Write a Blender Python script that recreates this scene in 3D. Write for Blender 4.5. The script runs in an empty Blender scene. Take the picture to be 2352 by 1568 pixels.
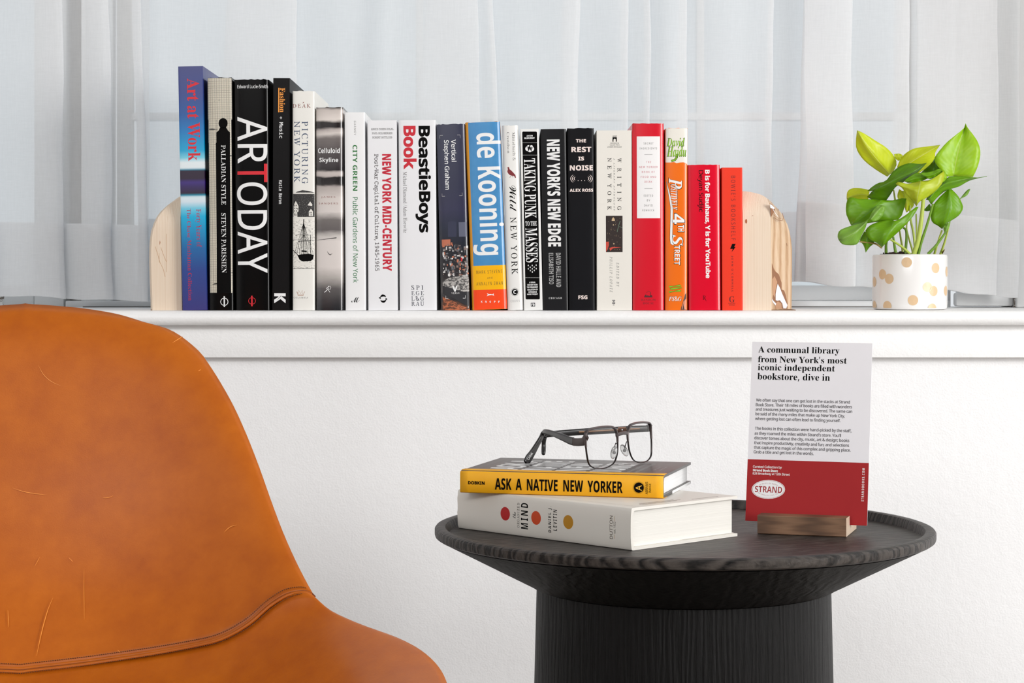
import bpy, bmesh, math, random, os
from mathutils import Vector, Matrix
random.seed(7)
SC = bpy.context.scene
COL = SC.collection
F = 4674.0            # focal length in pixels of the 2352x1568 frame
CX, HY = 1176.0, 640.0
CZ = 0.76             # eye height of the camera

# ------------------------------------------------------------------ camera
cam = bpy.data.cameras.new('camera')
cam.sensor_width = 36.0
cam.lens = F / 2352 * 36
cam.shift_y = -(784 - HY) / 2352
cam.clip_start = 0.05
camo = bpy.data.objects.new('camera', cam)
camo.location = (0, 0, CZ)
camo.rotation_euler = (math.pi / 2, 0, 0)
COL.objects.link(camo)
SC.camera = camo

# ------------------------------------------------------------------ light and exposure
SC.view_settings.view_transform = 'Standard'
SC.view_settings.look = 'None'
SC.view_settings.exposure = -0.11
SC.view_settings.gamma = 1.0
SC.view_settings.use_curve_mapping = False
SC.cycles.use_denoising = True
SC.cycles.max_bounces = 10
SC.cycles.transparent_max_bounces = 24
wd = bpy.data.worlds.new('daylight')
SC.world = wd
wd.use_nodes = True
wd.node_tree.nodes['Background'].inputs[0].default_value = (0.93, 0.965, 1.0, 1)
wd.node_tree.nodes['Background'].inputs[1].default_value = 0.88

def area(name, loc, target, sx, sy, power, color=(1, 1, 1)):
    l = bpy.data.lights.new(name, 'AREA')
    l.shape = 'RECTANGLE'; l.size = sx; l.size_y = sy; l.energy = power; l.color = color
    o = bpy.data.objects.new(name, l)
    o.location = loc
    o.rotation_euler = (Vector(target) - Vector(loc)).to_track_quat('-Z', 'Y').to_euler()
    COL.objects.link(o)
    return o
area('window_light', (2.7, 0.75, 1.25), (0.0, 2.4, 0.70), 1.8, 1.4, 112, (1, 0.995, 0.985))
area('fill_light', (-0.9, -1.9, 2.25), (-0.2, 2.3, 0.9), 2.4, 0.7, 62, (1, 0.995, 0.985))  # added soft fill behind the camera, not a fixture of the room

# ------------------------------------------------------------------ helpers
def lin(c):
    c = c / 255.0
    return c / 12.92 if c <= 0.04045 else ((c + 0.055) / 1.055) ** 2.4
def C(r, g=None, b=None):
    if g is None: g = b = r
    return (lin(r), lin(g), lin(b), 1.0)

def W(px, py, D):
    """the point at distance D that stands behind a picture position"""
    return Vector(((px - CX) * D / F, D, CZ - (py - HY) * D / F))

class NT:
    def __init__(s, name):
        s.m = bpy.data.materials.new(name); s.m.use_nodes = True
        s.t = s.m.node_tree; s.b = s.t.nodes['Principled BSDF']; s.out = s.t.nodes['Material Output']
    def n(s, typ, **kw):
        nd = s.t.nodes.new(typ)
        for k, v in kw.items():
            if k.startswith('i_'):
                key = k[2:]
                key = int(key) if key.isdigit() else key
                nd.inputs[key].default_value = v
            else: setattr(nd, k, v)
        return nd
    def l(s, a, b): s.t.links.new(a, b)
    def obj(s, scale=(1, 1, 1), rot=(0, 0, 0)):
        tc = s.n('ShaderNodeTexCoord'); mp = s.n('ShaderNodeMapping')
        mp.inputs['Scale'].default_value = scale; mp.inputs['Rotation'].default_value = rot
        s.l(tc.outputs['Object'], mp.inputs[0]); return mp.outputs[0]
    def noise(s, vec, scale, detail=3, rough=.5, dist=0):
        nd = s.n('ShaderNodeTexNoise'); nd.inputs['Scale'].default_value = scale
        nd.inputs['Detail'].default_value = detail; nd.inputs['Roughness'].default_value = rough
        nd.inputs['Distortion'].default_value = dist
        s.l(vec, nd.inputs['Vector']); return nd.outputs[0]
    def ramp(s, fac, stops, interp='LINEAR'):
        r = s.n('ShaderNodeValToRGB'); cr = r.color_ramp; cr.interpolation = interp
        stops = sorted(stops, key=lambda a: a[0])
        cr.elements[0].position = stops[0][0]; cr.elements[0].color = stops[0][1]
        cr.elements[1].position = stops[-1][0]; cr.elements[1].color = stops[-1][1]
        for p, c in stops[1:-1]:
            e = cr.elements.new(p); e.color = c
        s.l(fac, r.inputs[0]); return r.outputs[0]
    def math(s, op, a, b=None, clamp=False):
        nd = s.n('ShaderNodeMath', operation=op); nd.use_clamp = clamp
        for i, v in enumerate((a, b)):
            if v is None: continue
            if isinstance(v, (int, float)): nd.inputs[i].default_value = v
            else: s.l(v, nd.inputs[i])
        return nd.outputs[0]
    def mix(s, fac, a, b):
        nd = s.n('ShaderNodeMix', data_type='RGBA')
        for sock, v in ((nd.inputs[0], fac), (nd.inputs[6], a), (nd.inputs[7], b)):
            if isinstance(v, (int, float, tuple)): sock.default_value = v
            else: s.l(v, sock)
        return nd.outputs[2]
    def bump(s, h, strength, dist):
        nd = s.n('ShaderNodeBump'); nd.inputs['Strength'].default_value = strength
        nd.inputs['Distance'].default_value = dist; s.l(h, nd.inputs['Height'])
        s.l(nd.outputs[0], s.b.inputs['Normal']); return nd
    def xyz(s, vec):
        nd = s.n('ShaderNodeSeparateXYZ'); s.l(vec, nd.inputs[0]); return nd.outputs

_mats = {}
def M(name, col=None, rough=.5, metal=0, coat=0, spec=.5):
    if name in _mats: return _mats[name]
    k = NT(name); b = k.b
    b.inputs['Base Color'].default_value = col
    b.inputs['Roughness'].default_value = rough
    b.inputs['Metallic'].default_value = metal
    b.inputs['Coat Weight'].default_value = coat
    b.inputs['Coat Roughness'].default_value = .12
    b.inputs['Specular IOR Level'].default_value = spec
    _mats[name] = k.m
    return k.m

def link(o, parent=None):
    COL.objects.link(o)
    if parent is not None: o.parent = parent
    return o
def tag(o, label=None, cat=None, group=None, kind=None):
    if label: o['label'] = label
    if cat: o['category'] = cat
    if group: o['group'] = group
    if kind: o['kind'] = kind
    return o
def empty(name, loc=(0, 0, 0), mat=None):
    o = bpy.data.objects.new(name, None); o.empty_display_size = .03
    COL.objects.link(o)
    if mat is not None: o.matrix_world = mat
    else: o.location = loc
    return o
def mesh(name, verts, faces, mat, parent=None, smooth=None, uvs=None):
    me = bpy.data.meshes.new(name)
    me.from_pydata([tuple(v) for v in verts], [], faces)
    bm = bmesh.new(); bm.from_mesh(me)
    bmesh.ops.recalc_face_normals(bm, faces=bm.faces); bm.to_mesh(me); bm.free()
    if uvs:
        ul = me.uv_layers.new(name='UVMap')
        for lp in me.loops: ul.data[lp.index].uv = uvs[lp.vertex_index]
    fin(me, smooth)
    o = bpy.data.objects.new(name, me)
    if mat: me.materials.append(mat)
    return link(o, parent)
def fin(me, smooth):
    if smooth is not None:
        me.polygons.foreach_set('use_smooth', [True] * len(me.polygons))
        if smooth < 180: me.set_sharp_from_angle(angle=math.radians(smooth))
    me.update()
def bmobj(name, bm, mat, parent=None, smooth=None):
    me = bpy.data.meshes.new(name); bmesh.ops.recalc_face_normals(bm, faces=bm.faces)
    bm.to_mesh(me); bm.free(); fin(me, smooth)
    if mat: me.materials.append(mat)
    return link(bpy.data.objects.new(name, me), parent)
def box(name, x0, x1, y0, y1, z0, z1, mat, parent=None, bev=0, seg=2):
    bm = bmesh.new()
    bmesh.ops.create_cube(bm, size=1)
    for v in bm.verts:
        v.co = Vector(((x0 + x1) / 2 + v.co.x * (x1 - x0), (y0 + y1) / 2 + v.co.y * (y1 - y0), (z0 + z1) / 2 + v.co.z * (z1 - z0)))
    if bev: bmesh.ops.bevel(bm, geom=bm.edges[:], offset=bev, segments=seg, profile=.5, affect='EDGES')
    return bmobj(name, bm, mat, parent, 35 if bev else None)
def lathe(name, prof, mat, parent=None, seg=96, loc=(0, 0, 0), smooth=40, closed=True):
    vs, fs = [], []
    n = len(prof)
    for i in range(seg):
        a = 2 * math.pi * i / seg
        for r, z in prof: vs.append((loc[0] + r * math.cos(a), loc[1] + r * math.sin(a), loc[2] + z))
    for i in range(seg):
        j = (i + 1) % seg
        for k in range(n - 1): fs.append((i * n + k, j * n + k, j * n + k + 1, i * n + k + 1))
    me = bpy.data.meshes.new(name); me.from_pydata(vs, [], fs)
    bm = bmesh.new(); bm.from_mesh(me); bpy.data.meshes.remove(me)
    bmesh.ops.remove_doubles(bm, verts=bm.verts, dist=1e-6)
    if closed: bmesh.ops.holes_fill(bm, edges=[e for e in bm.edges if e.is_boundary], sides=0)
    return bmobj(name, bm, mat, parent, smooth)
def sweep(name, pts, secs, mat, parent=None, up=(0, 0, 1), nseg=8, power=2.0, smooth=50):
    """tube along pts; secs = per point (half width, half height); power>2 squares the section"""
    pts = [Vector(p) for p in pts]; vs, fs = [], []
    upv = Vector(up)
    for i, p in enumerate(pts):
        t = (pts[min(i + 1, len(pts) - 1)] - pts[max(i - 1, 0)]).normalized()
        side = t.cross(upv)
        if side.length < 1e-4: side = t.cross(Vector((1, 0, 0)))
        side.normalize(); u2 = side.cross(t).normalized()
        a, b = secs[i] if isinstance(secs, list) else secs
        for k in range(nseg):
            an = 2 * math.pi * (k + .5) / nseg
            c, s = math.cos(an), math.sin(an)
            e = 2.0 / power
            vs.append(p + side * a * math.copysign(abs(c) ** e, c) + u2 * b * math.copysign(abs(s) ** e, s))
    n = nseg
    for i in range(len(pts) - 1):
        for k in range(n): fs.append((i * n + k, i * n + (k + 1) % n, (i + 1) * n + (k + 1) % n, (i + 1) * n + k))
    fs.append(tuple(range(n))); fs.append(tuple(range((len(pts) - 1) * n, len(pts) * n)))
    return mesh(name, vs, fs, mat, parent, smooth)
def crom(P, n):
    """Catmull-Rom through tuples"""
    out = []
    for i in range(len(P) - 1):
        p0, p1, p2, p3 = P[max(i - 1, 0)], P[i], P[i + 1], P[min(i + 2, len(P) - 1)]
        for k in range(n):
            t = k / n
            out.append(tuple(.5 * ((2 * b) + (-a + c) * t + (2 * a - 5 * b + 4 * c - d) * t * t + (-a + 3 * b - 3 * c + d) * t ** 3)
                             for a, b, c, d in zip(p0, p1, p2, p3)))
    out.append(tuple(P[-1])); return out
def resample(P, n, smooth=True):
    P = [tuple(p) for p in P]
    if smooth and len(P) > 2: P = crom(P, 6)
    L = [0]
    for a, b in zip(P, P[1:]): L.append(L[-1] + math.dist(a, b))
    out = []; j = 0
    for i in range(n):
        d = L[-1] * i / (n - 1)
        while j < len(L) - 2 and L[j + 1] < d: j += 1
        t = (d - L[j]) / max(L[j + 1] - L[j], 1e-9)
        out.append(tuple(a + (b - a) * t for a, b in zip(P[j], P[j + 1])))
    return out

# ------------------------------------------------------------------ lettering (flat print built as thin outlines of letters)
FD = bpy.utils.system_resource('DATAFILES', path='fonts')
def font(fn):
    try: return bpy.data.fonts.load(os.path.join(FD, fn))
    except Exception: return None
F_INT, F_MONO, F_MATH = font('Inter.woff2'), font('DejaVuSansMono.woff2'), font('NotoSansMath-Regular.woff2')
def shift(s, up, lo, dg=None):
    o = ''
    for c in s:
        if 'A' <= c <= 'Z': o += chr(up + ord(c) - 65)
        elif 'a' <= c <= 'z': o += '\u210e' if (lo == 0x1D44E and c == 'h') else chr(lo + ord(c) - 97)
        elif c.isdigit() and dg: o += chr(dg + ord(c) - 48)
        else: o += c
    return o
_B = (0x1D5D4, 0x1D5EE, 0x1D7EC); _S = (0x1D400, 0x1D41A, 0x1D7CE); _I = (0x1D434, 0x1D44E)
STY = {  # style: font, letter shift, outline growth, letter spacing, mode
    's': (F_MATH, None, .004, 1), 'b': (F_MATH, _B, 0, 1), 'sw': (F_MATH, None, .003, 1.35), 'bw': (F_MATH, _B, 0, 1.3),
    'bb': (F_MATH, _B, .016, 1.02), 'bt': (F_MATH, _B, .005, 1.0), 'hm': (F_MATH, None, .010, .97), 'h': (F_MATH, None, .009, .97), 'hb': (F_MATH, _B, .012, .94),
    'sb': (F_MATH, _S, 0, 1), 'sr': (F_MATH, _S, -.013, 1, 'x'), 'sx': (F_MATH, _S, -.016, 1, 'x'), 'sxw': (F_MATH, _I, .004, 1.28, 'u'), 'ur': (F_MATH, _I, .006, 1, 'u'),
    'sbw': (F_MATH, _S, 0, 1.5), 'it': (F_MATH, _I, .003, 1), 'itw': (F_MATH, _I, .003, 1.5), 'bi': (F_MATH, (0x1D468, 0x1D482), 0, 1),
    'sc': (F_MATH, (0x1D4D0, 0x1D4EA), 0, 1), 'ty': (F_MATH, (0x1D670, 0x1D68A, 0x1D7F6), .004, .93), 'mo': (F_MONO, None, .012, 1),
}
_tc = {}
def text_geo(txt, sty):
    """(verts normalised to 0..1 box, faces)"""
    key = (txt, sty)
    if key in _tc: return _tc[key]
    f, sh, off, sp = STY[sty][:4]; mode = STY[sty][4] if len(STY[sty]) > 4 else ''
    cu = bpy.data.curves.new('t', 'FONT')
    body = txt
    if f is not None:
        cu.font = f
        if sh: body = shift(txt, *sh)
    cu.body = body; cu.space_character = sp
    cu.resolution_u = 4 if len(txt) < 14 else 2
    o = bpy.data.objects.new('t', cu)
    me = bpy.data.meshes.new_from_object(o)
    bm = bmesh.new(); bm.from_mesh(me)
    bmesh.ops.remove_doubles(bm, verts=bm.verts, dist=1e-5)
    if mode == 'u':
        for v in bm.verts: v.co.x -= v.co.y * .285
    if off:   # grow or slim the strokes along their outline
        mv = {}
        for e in bm.edges:
            if len(e.link_faces) != 1: continue
            a, b = e.verts; d = b.co - a.co
            if d.length < 1e-7: continue
            n = Vector((d.y, -d.x, 0)).normalized()
            if n.dot(e.link_faces[0].calc_center_median() - (a.co + b.co) / 2) > 0: n = -n
            for v in (a, b): mv.setdefault(v, []).append(n)
        for v, ns in mv.items():
            n = sum(ns, Vector()); L = n.length / len(ns)
            if L < .05: continue
            n = n.normalized() * (off / max(L, .5))
            v.co.x += n.x
            if mode != 'x': v.co.y += n.y
    V = [(v.co.x, v.co.y) for v in bm.verts]
    bm.verts.index_update(); Fc = [tuple(v.index for v in p.verts) for p in bm.faces]; bm.free()
    bpy.data.objects.remove(o); bpy.data.curves.remove(cu); bpy.data.meshes.remove(me)
    if not V: V = [(0, 0), (1, 0), (1, 1)]; Fc = []
    x0 = min(v[0] for v in V); x1 = max(v[0] for v in V); y0 = min(v[1] for v in V); y1 = max(v[1] for v in V)
    V = [((x - x0) / max(x1 - x0, 1e-6), (y - y0) / max(y1 - y0, 1e-6)) for x, y in V]
    _tc[key] = (V, Fc); return _tc[key]

class Frame:
    """a printed face: origin, two unit axes; knots/prof when it is rounded"""
    def __init__(s, mw, fx=(1, 0, 0), fy=(0, 0, 1), o=(0, 0, 0), knots=None, prof=None):
        s.mw = mw; s.o = Vector(o); s.fx = Vector(fx); s.fy = Vector(fy); s.nl = s.fx.cross(s.fy)
        s.O = mw @ s.o; R = mw.to_3x3(); s.X = R @ s.fx; s.Y = R @ s.fy; s.N = s.X.cross(s.Y)
        s.knots = knots; s.prof = prof
    def pl(s, px, py):
        d = Vector(((px - CX) / F, 1, -(py - HY) / F)); c = Vector((0, 0, CZ))
        t = (s.O - c).dot(s.N) / d.dot(s.N); p = c + d * t - s.O
        return p.dot(s.X), p.dot(s.Y)
def ZM(ox, oy, sc): return lambda x, y: (ox + x / sc, oy + y / sc)
Z0 = ZM(0, 0, 1)
def P(fr, name, mat, parent, items, z=Z0, lift=1, cutz=None):
    """print items on a face. t:(txt,sty,x0,y0,x1,y1,ori)  r:rect  e:ellipse  p:polygon  m: metric polygon"""
    for ch in parent.children:        # print belongs to the cover (or sheet, or block) it is printed on
        if ch.name.split('.')[0] in ('cover', 'card_sheet', 'wood_block'): parent = ch; break
    tx = [it for it in items if it[0] == 't' and len(it[1]) > 2]
    if len(tx) > 1 or (tx and len(items) > len(tx)):   # every line of print is a piece of its own
        for it in tx: P(fr, name, mat, parent, [it], z, lift, cutz)
        items = [it for it in items if not (it[0] == 't' and len(it[1]) > 2)]
        if not items: return None
    bm = bmesh.new()
    for it in items:
        k = it[0]
        if k == 't':
            _, txt, sty, x0, y0, x1, y1, ori = it
            V, Fc = text_geo(txt, sty)
            a = fr.pl(*z(x0, y0)); b = fr.pl(*z(x1, y1))
            s0, s1 = min(a[0], b[0]), max(a[0], b[0]); t0, t1 = min(a[1], b[1]), max(a[1], b[1])
            ds, dt = s1 - s0, t1 - t0
            if ori == 'h': Q = [(s0 + u * ds, t0 + v * dt) for u, v in V]
            elif ori == 'd': Q = [(s0 + v * ds, t1 - u * dt) for u, v in V]
            else: Q = [(s1 - v * ds, t0 + u * dt) for u, v in V]
        elif k == 'a':   # text bent along an ellipse
            _, txt, sty, cx, cy, rx, ry, a0, a1, hh = it
            V, Fc = text_geo(txt, sty); Q = []
            c = fr.pl(*z(cx, cy)); e = fr.pl(*z(cx + rx, cy)); g = fr.pl(*z(cx, cy - ry))
            RX, RY = abs(e[0] - c[0]), abs(g[1] - c[1]); H = RY * hh / ry
            for u, v in V:
                an = math.radians(a0 + (a1 - a0) * u); sg = 1 if a0 > a1 else -1
                rr = H * (v - .5) * sg
                Q.append((c[0] + (RX + rr) * math.cos(an), c[1] + (RY + rr) * math.sin(an)))
        elif k == 'r':
            _, x0, y0, x1, y1 = it
            a = fr.pl(*z(x0, y0)); b = fr.pl(*z(x1, y1))
            Q = [(a[0], a[1]), (b[0], a[1]), (b[0], b[1]), (a[0], b[1])]; Fc = [(0, 1, 2, 3)]
        elif k == 'e':
            _, cx, cy, rx, ry = it[:5]; N = 24
            Q = [fr.pl(*z(cx + rx * math.cos(2 * math.pi * i / N), cy + ry * math.sin(2 * math.pi * i / N))) for i in range(N)]
            Fc = [tuple(range(N))]
            if len(it) > 5:  # ring with inner ratio
                q = it[5]; Q += [fr.pl(*z(cx + rx * q * math.cos(2 * math.pi * i / N), cy + ry * q * math.sin(2 * math.pi * i / N))) for i in range(N)]
                Fc = [(i, (i + 1) % N, N + (i + 1) % N, N + i) for i in range(N)]
        elif k == 'arc':
            _, cx, cy, rx, ry, a0, a1, th = it; N = 10; Q = []
            for i in range(N + 1):
                an = math.radians(a0 + (a1 - a0) * i / N); q = th * math.sin(math.pi * (i + .6) / (N + 1.2))
                Q.append(fr.pl(*z(cx + (rx + q) * math.cos(an), cy + (ry + q) * math.sin(an))))
                Q.append(fr.pl(*z(cx + (rx - q) * math.cos(an), cy + (ry - q) * math.sin(an))))
            Fc = [(2 * i, 2 * i + 2, 2 * i + 3, 2 * i + 1) for i in range(N)]
        elif k == 'p':
            Q = [fr.pl(*z(x, y)) for x, y in it[1]]; Fc = [tuple(range(len(Q)))]
        elif k == 'l':   # polyline stroke
            _, pts, wd_ = it; Q = []; Fc = []
            for i, (x, y) in enumerate(pts):
                a = pts[max(i - 1, 0)]; b = pts[min(i + 1, len(pts) - 1)]
                dx, dy = b[0] - a[0], b[1] - a[1]; L = math.hypot(dx, dy) or 1
                ww = wd_[i] if isinstance(wd_, (list, tuple)) else wd_
                Q.append(fr.pl(*z(x - dy / L * ww / 2, y + dx / L * ww / 2))); Q.append(fr.pl(*z(x + dy / L * ww / 2, y - dx / L * ww / 2)))
            Fc = [(2 * i, 2 * i + 2, 2 * i + 3, 2 * i + 1) for i in range(len(pts) - 1)]
        elif k == 'm':
            Q = it[1]; Fc = [tuple(range(len(Q)))]
        vs = [bm.verts.new((q[0], q[1], 0)) for q in Q]
        for f in Fc:
            if len(set(f)) > 2:
                try: bm.faces.new([vs[i] for i in f])
                except ValueError: pass
    if k != 't' or True: bmesh.ops.triangulate(bm, faces=[f for f in bm.faces if len(f.verts) > 4])
    if fr.knots:
        for s in fr.knots[1:-1]:
            bmesh.ops.bisect_plane(bm, geom=bm.verts[:] + bm.edges[:] + bm.faces[:], plane_co=(s, 0, 0), plane_no=(1, 0, 0))
        for s, sg in ((fr.knots[0] + .0002, -1), (fr.knots[-1] - .0002, 1)):
            bmesh.ops.bisect_plane(bm, geom=bm.verts[:] + bm.edges[:] + bm.faces[:], plane_co=(s, 0, 0), plane_no=(sg, 0, 0), clear_outer=True)
    if cutz:
        for s, sg in ((cutz[0], -1), (cutz[1], 1)):
            bmesh.ops.bisect_plane(bm, geom=bm.verts[:] + bm.edges[:] + bm.faces[:], plane_co=(0, s, 0), plane_no=(0, sg, 0), clear_outer=True)
    eps = .00005 * lift
    for v in bm.verts:
        s, t = v.co.x, v.co.y
        d = interp_prof(fr, s) if fr.prof else 0
        v.co = fr.o + fr.fx * s + fr.fy * t + fr.nl * (eps - d)
    for f in bm.faces:
        f.normal_update()
        if f.normal.dot(fr.nl) < 0: f.normal_flip()
    me = bpy.data.meshes.new(name); bm.to_mesh(me); bm.free(); me.materials.append(mat)
    o = link(bpy.data.objects.new(name, me), parent)
    if name in ('engraving', 'frame_mark', 'print_building', 'night_photo', 'plaid_pattern'): o['kind'] = 'stuff'   # bits of a printed picture
    return o
def interp_prof(fr, s):
    K, Y = fr.knots, fr.prof
    if s <= K[0]: return Y[0]
    for i in range(len(K) - 1):
        if s <= K[i + 1]: return Y[i] + (Y[i + 1] - Y[i]) * (s - K[i]) / (K[i + 1] - K[i])
    return Y[-1]

# ------------------------------------------------------------------ setting materials
def paint_mat(name, col, scale, dist, strength=.6, rough=.55, extra=0):
    k = NT(name); k.b.inputs['Base Color'].default_value = col; k.b.inputs['Roughness'].default_value = rough
    v = k.obj(); n1 = k.noise(v, scale, 3, .55); n2 = k.noise(v, scale * .22, 2, .5)
    h = k.math('ADD', n1, k.math('MULTIPLY', n2, 1.2 + extra))
    k.bump(h, strength, dist); return k.m
WALL = paint_mat('wall_paint', C(241, 241, 242), 400, .0010, .45)
TRIM = paint_mat('trim_paint', C(243, 243, 243), 320, .0009, .42, .42)
FRAME = paint_mat('window_paint', C(240, 241, 241), 60, .0008, .3, .4)
POST_SHADE = M('post_shade_beige', C(150, 141, 133), .7)  # beige-grey colour stands in for the shade of the window recess
def floor_mat():
    k = NT('floor_boards'); v = k.obj((1, 9, 1)); n = k.noise(v, 6, 4, .6)
    k.l(k.ramp(n, [(.3, C(150, 142, 134)), (.7, C(172, 164, 156))]), k.b.inputs['Base Color']); k.b.inputs['Roughness'].default_value = .5
    return k.m

def struct(o): o['kind'] = 'structure'; return o
# floor and walls
struct(box('floor', -2.66, 2.96, -4.56, 2.98, -.05, 0, floor_mat()))
struct(box('wall_left', -2.66, -2.6, -4.5, 2.6, 0, 2.7, WALL))
struct(box('wall_right', 2.9, 2.96, -4.5, 2.6, 0, 2.7, WALL))
struct(box('wall_front', -2.66, 2.96, -4.56, -4.5, 0, 2.7, M('grey_wall_paint', C(96, 96, 98), .7)))  # unseen wall behind the camera, added in dark grey to cut reflections
struct(box('ceiling', -2.66, 2.96, -4.56, 2.98, 2.7, 2.76, M('ceiling_paint', C(190, 190, 190), .7)))
struct(box('wall_back', -2.6, 2.9, 2.60, 2.98, 0, .7005, WALL))
struct(box('wall_left', -2.6, -1.05, 2.60, 2.98, .7005, 2.7, WALL))
struct(box('wall_right', .86, 2.9, 2.60, 2.98, .7005, 2.7, WALL))
struct(box('wall_top', -1.05, .86, 2.60, 2.98, 2.2, 2.7, WALL))
# sill with rounded nosing, apron below
def sill():
    z0, z1, r = .7012, .72, .0094
    pr = [(2.97, z1)]
    for i in range(9):
        a = math.pi / 2 + math.pi * i / 8
        pr.append((2.5595 + r + r * math.cos(a) * 1.0, (z0 + z1) / 2 + r * math.sin(a)))
    pr.append((2.97, z0)); n = len(pr)
    NX = 60; vs = []; fs = []
    for i in range(NX + 1):
        x = -1.6 + 3.0 * i / NX
        for y, z in pr: vs.append((x, y, z))
    for i in range(NX):
        for k in range(n): fs.append((i * n + k, i * n + (k + 1) % n, (i + 1) * n + (k + 1) % n, (i + 1) * n + k))
    fs += [tuple(range(n)), tuple(range(NX * n, NX * n + n))]
    return mesh('trim_1', vs, fs, TRIM, None, 35)
struct(sill())
struct(box('trim_2', -1.6, 1.4, 2.583, 2.6005, .6600, .7010, TRIM, None, .0012))

# window behind the curtains: fixed frame, casements, panes
WN = struct(empty('window_1', (0, 2.90, .72)))
def wbox(name, px0, px1, py0, py1, D, dep, mat, bev=.002):
    a = W(px0, py1, D); b = W(px1, py0, D)
    o = box(name, a.x, b.x, D - 2.90, D - 2.90 + dep, a.z - .72, b.z - .72, mat, WN, bev)
    return o
TOPY = -1500
wbox('rear_post', 138, 196, TOPY, 706, 2.93, .03, POST_SHADE)  # strips set back in the recess, toned dark as shade
wbox('rear_post', 2070, 2110, TOPY, 706, 2.93, .03, POST_SHADE)
wbox('casement_stile', -900, -540, TOPY, 705, 2.885, .05, FRAME)
wbox('casement_stile', 78, 146, TOPY, 705, 2.885, .05, FRAME)
wbox('casement_stile', 186, 254, TOPY, 700, 2.885, .045, FRAME)
wbox('casement_stile', 268, 300, TOPY, 700, 2.90, .03, M('pale_post_shade', C(196, 194, 190), .7))  # stile greyed by colour for the dimmer band behind the curtain
wbox('bottom_rail', -540, 78, 655, 705, 2.89, .04, FRAME)
wbox('casement_stile', 2106, 2184, TOPY, 700, 2.885, .045, FRAME)
wbox('casement_stile', 2212, 2322, TOPY, 702, 2.87, .05, FRAME)
wbox('jamb', 2336, 2900, TOPY, 706, 2.83, .10, FRAME)
wbox('bottom_rail', 186, 2106, 655, 690, 2.90, .04, FRAME)
wbox('bottom_rail', 150, 2184, 690.5, 706.8, 2.87, .08, FRAME)
wbox('glazing_bar', 300, 2085, 258, 276, 2.905, .025, FRAME)
wbox('glazing_bar', 1600, 1618, TOPY, 655, 2.907, .022, FRAME)
wbox('glazing_bar', 955, 972, TOPY, 655, 2.907, .022, FRAME)
wbox('rail_block', 2196, 2328, 672, 703, 2.845, .02, FRAME, .003)
k = NT('window_glass'); tr = k.n('ShaderNodeBsdfTransparent'); tr.inputs[0].default_value = (.93, .955, .965, 1)
gl = k.n('ShaderNodeBsdfGlossy'); gl.inputs['Roughness'].default_value = .02; mx = k.n('ShaderNodeMixShader', i_0=.06)
k.l(tr.outputs[0], mx.inputs[1]); k.l(gl.outputs[0], mx.inputs[2]); k.l(mx.outputs[0], k.out.inputs[0]); GLASS = k.m
for a, b in ((-540, 78), (300, 955), (972, 1600), (1618, 2072)):
    wbox('pane', a, b, TOPY, 655, 2.915, .004, GLASS, 0)
for py in (8, 325):   # hinges on the right casing
    h = W(2326, py, 2.865)
    for dz, ln in ((0, .022),):
        lathe('hinge', [(0, -ln), (.0028, -ln), (.0028, ln), (0.001, ln + .003), (0, ln + .003)], FRAME, WN, 12, (h.x, h.y - 2.90, h.z - .72))
# weathered paint under the curtain hem
k = NT('peeling_paint'); n = k.noise(k.obj((1, 1, 2.2)), 60, 5, .7)
k.l(k.ramp(n, [(.50, C(232, 232, 230)), (.56, C(120, 108, 98)), (.7, C(70, 62, 55))]), k.b.inputs['Base Color']); PEEL = k.m
wbox('worn_strip', 190, 2080, 703.2, 707.2, 2.845, .02, M('dark_gap', C(120, 117, 114), .8), 0)  # plain grey strip along the gap above the sill
wbox('worn_strip', 2330, 2345, 680, 706, 2.84, .01, PEEL, 0)
wbox('worn_strip', -30, 6, 680, 706, 2.84, .01, PEEL, 0)

# ------------------------------------------------------------------ curtains
def cloth_mat(name, tfac, col, tcol):
    k = NT(name)
    d = k.n('ShaderNodeBsdfDiffuse'); d.inputs[0].default_value = col
    t = k.n('ShaderNodeBsdfTranslucent'); t.inputs[0].default_value = tcol
    m1 = k.n('ShaderNodeMixShader', i_0=.48); k.l(d.outputs[0], m1.inputs[1]); k.l(t.outputs[0], m1.inputs[2])
    tp = k.n('ShaderNodeBsdfTransparent'); m2 = k.n('ShaderNodeMixShader')
    v = k.obj((.7, 1, 6)); n = k.noise(v, 90, 3, .6); n2 = k.noise(k.obj((9, 1, .7)), 60, 3, .6)
    fac = k.math('ADD', tfac - .07, k.math('MULTIPLY', k.math('ADD', n, n2), .07))
    k.l(fac, m2.inputs[0]); k.l(m1.outputs[0], m2.inputs[1]); k.l(tp.outputs[0], m2.inputs[2])
    k.l(m2.outputs[0], k.out.inputs[0]); return k.m
SHEER = cloth_mat('sheer_voile', .40, C(250, 250, 250), C(247, 248, 250))
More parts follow.
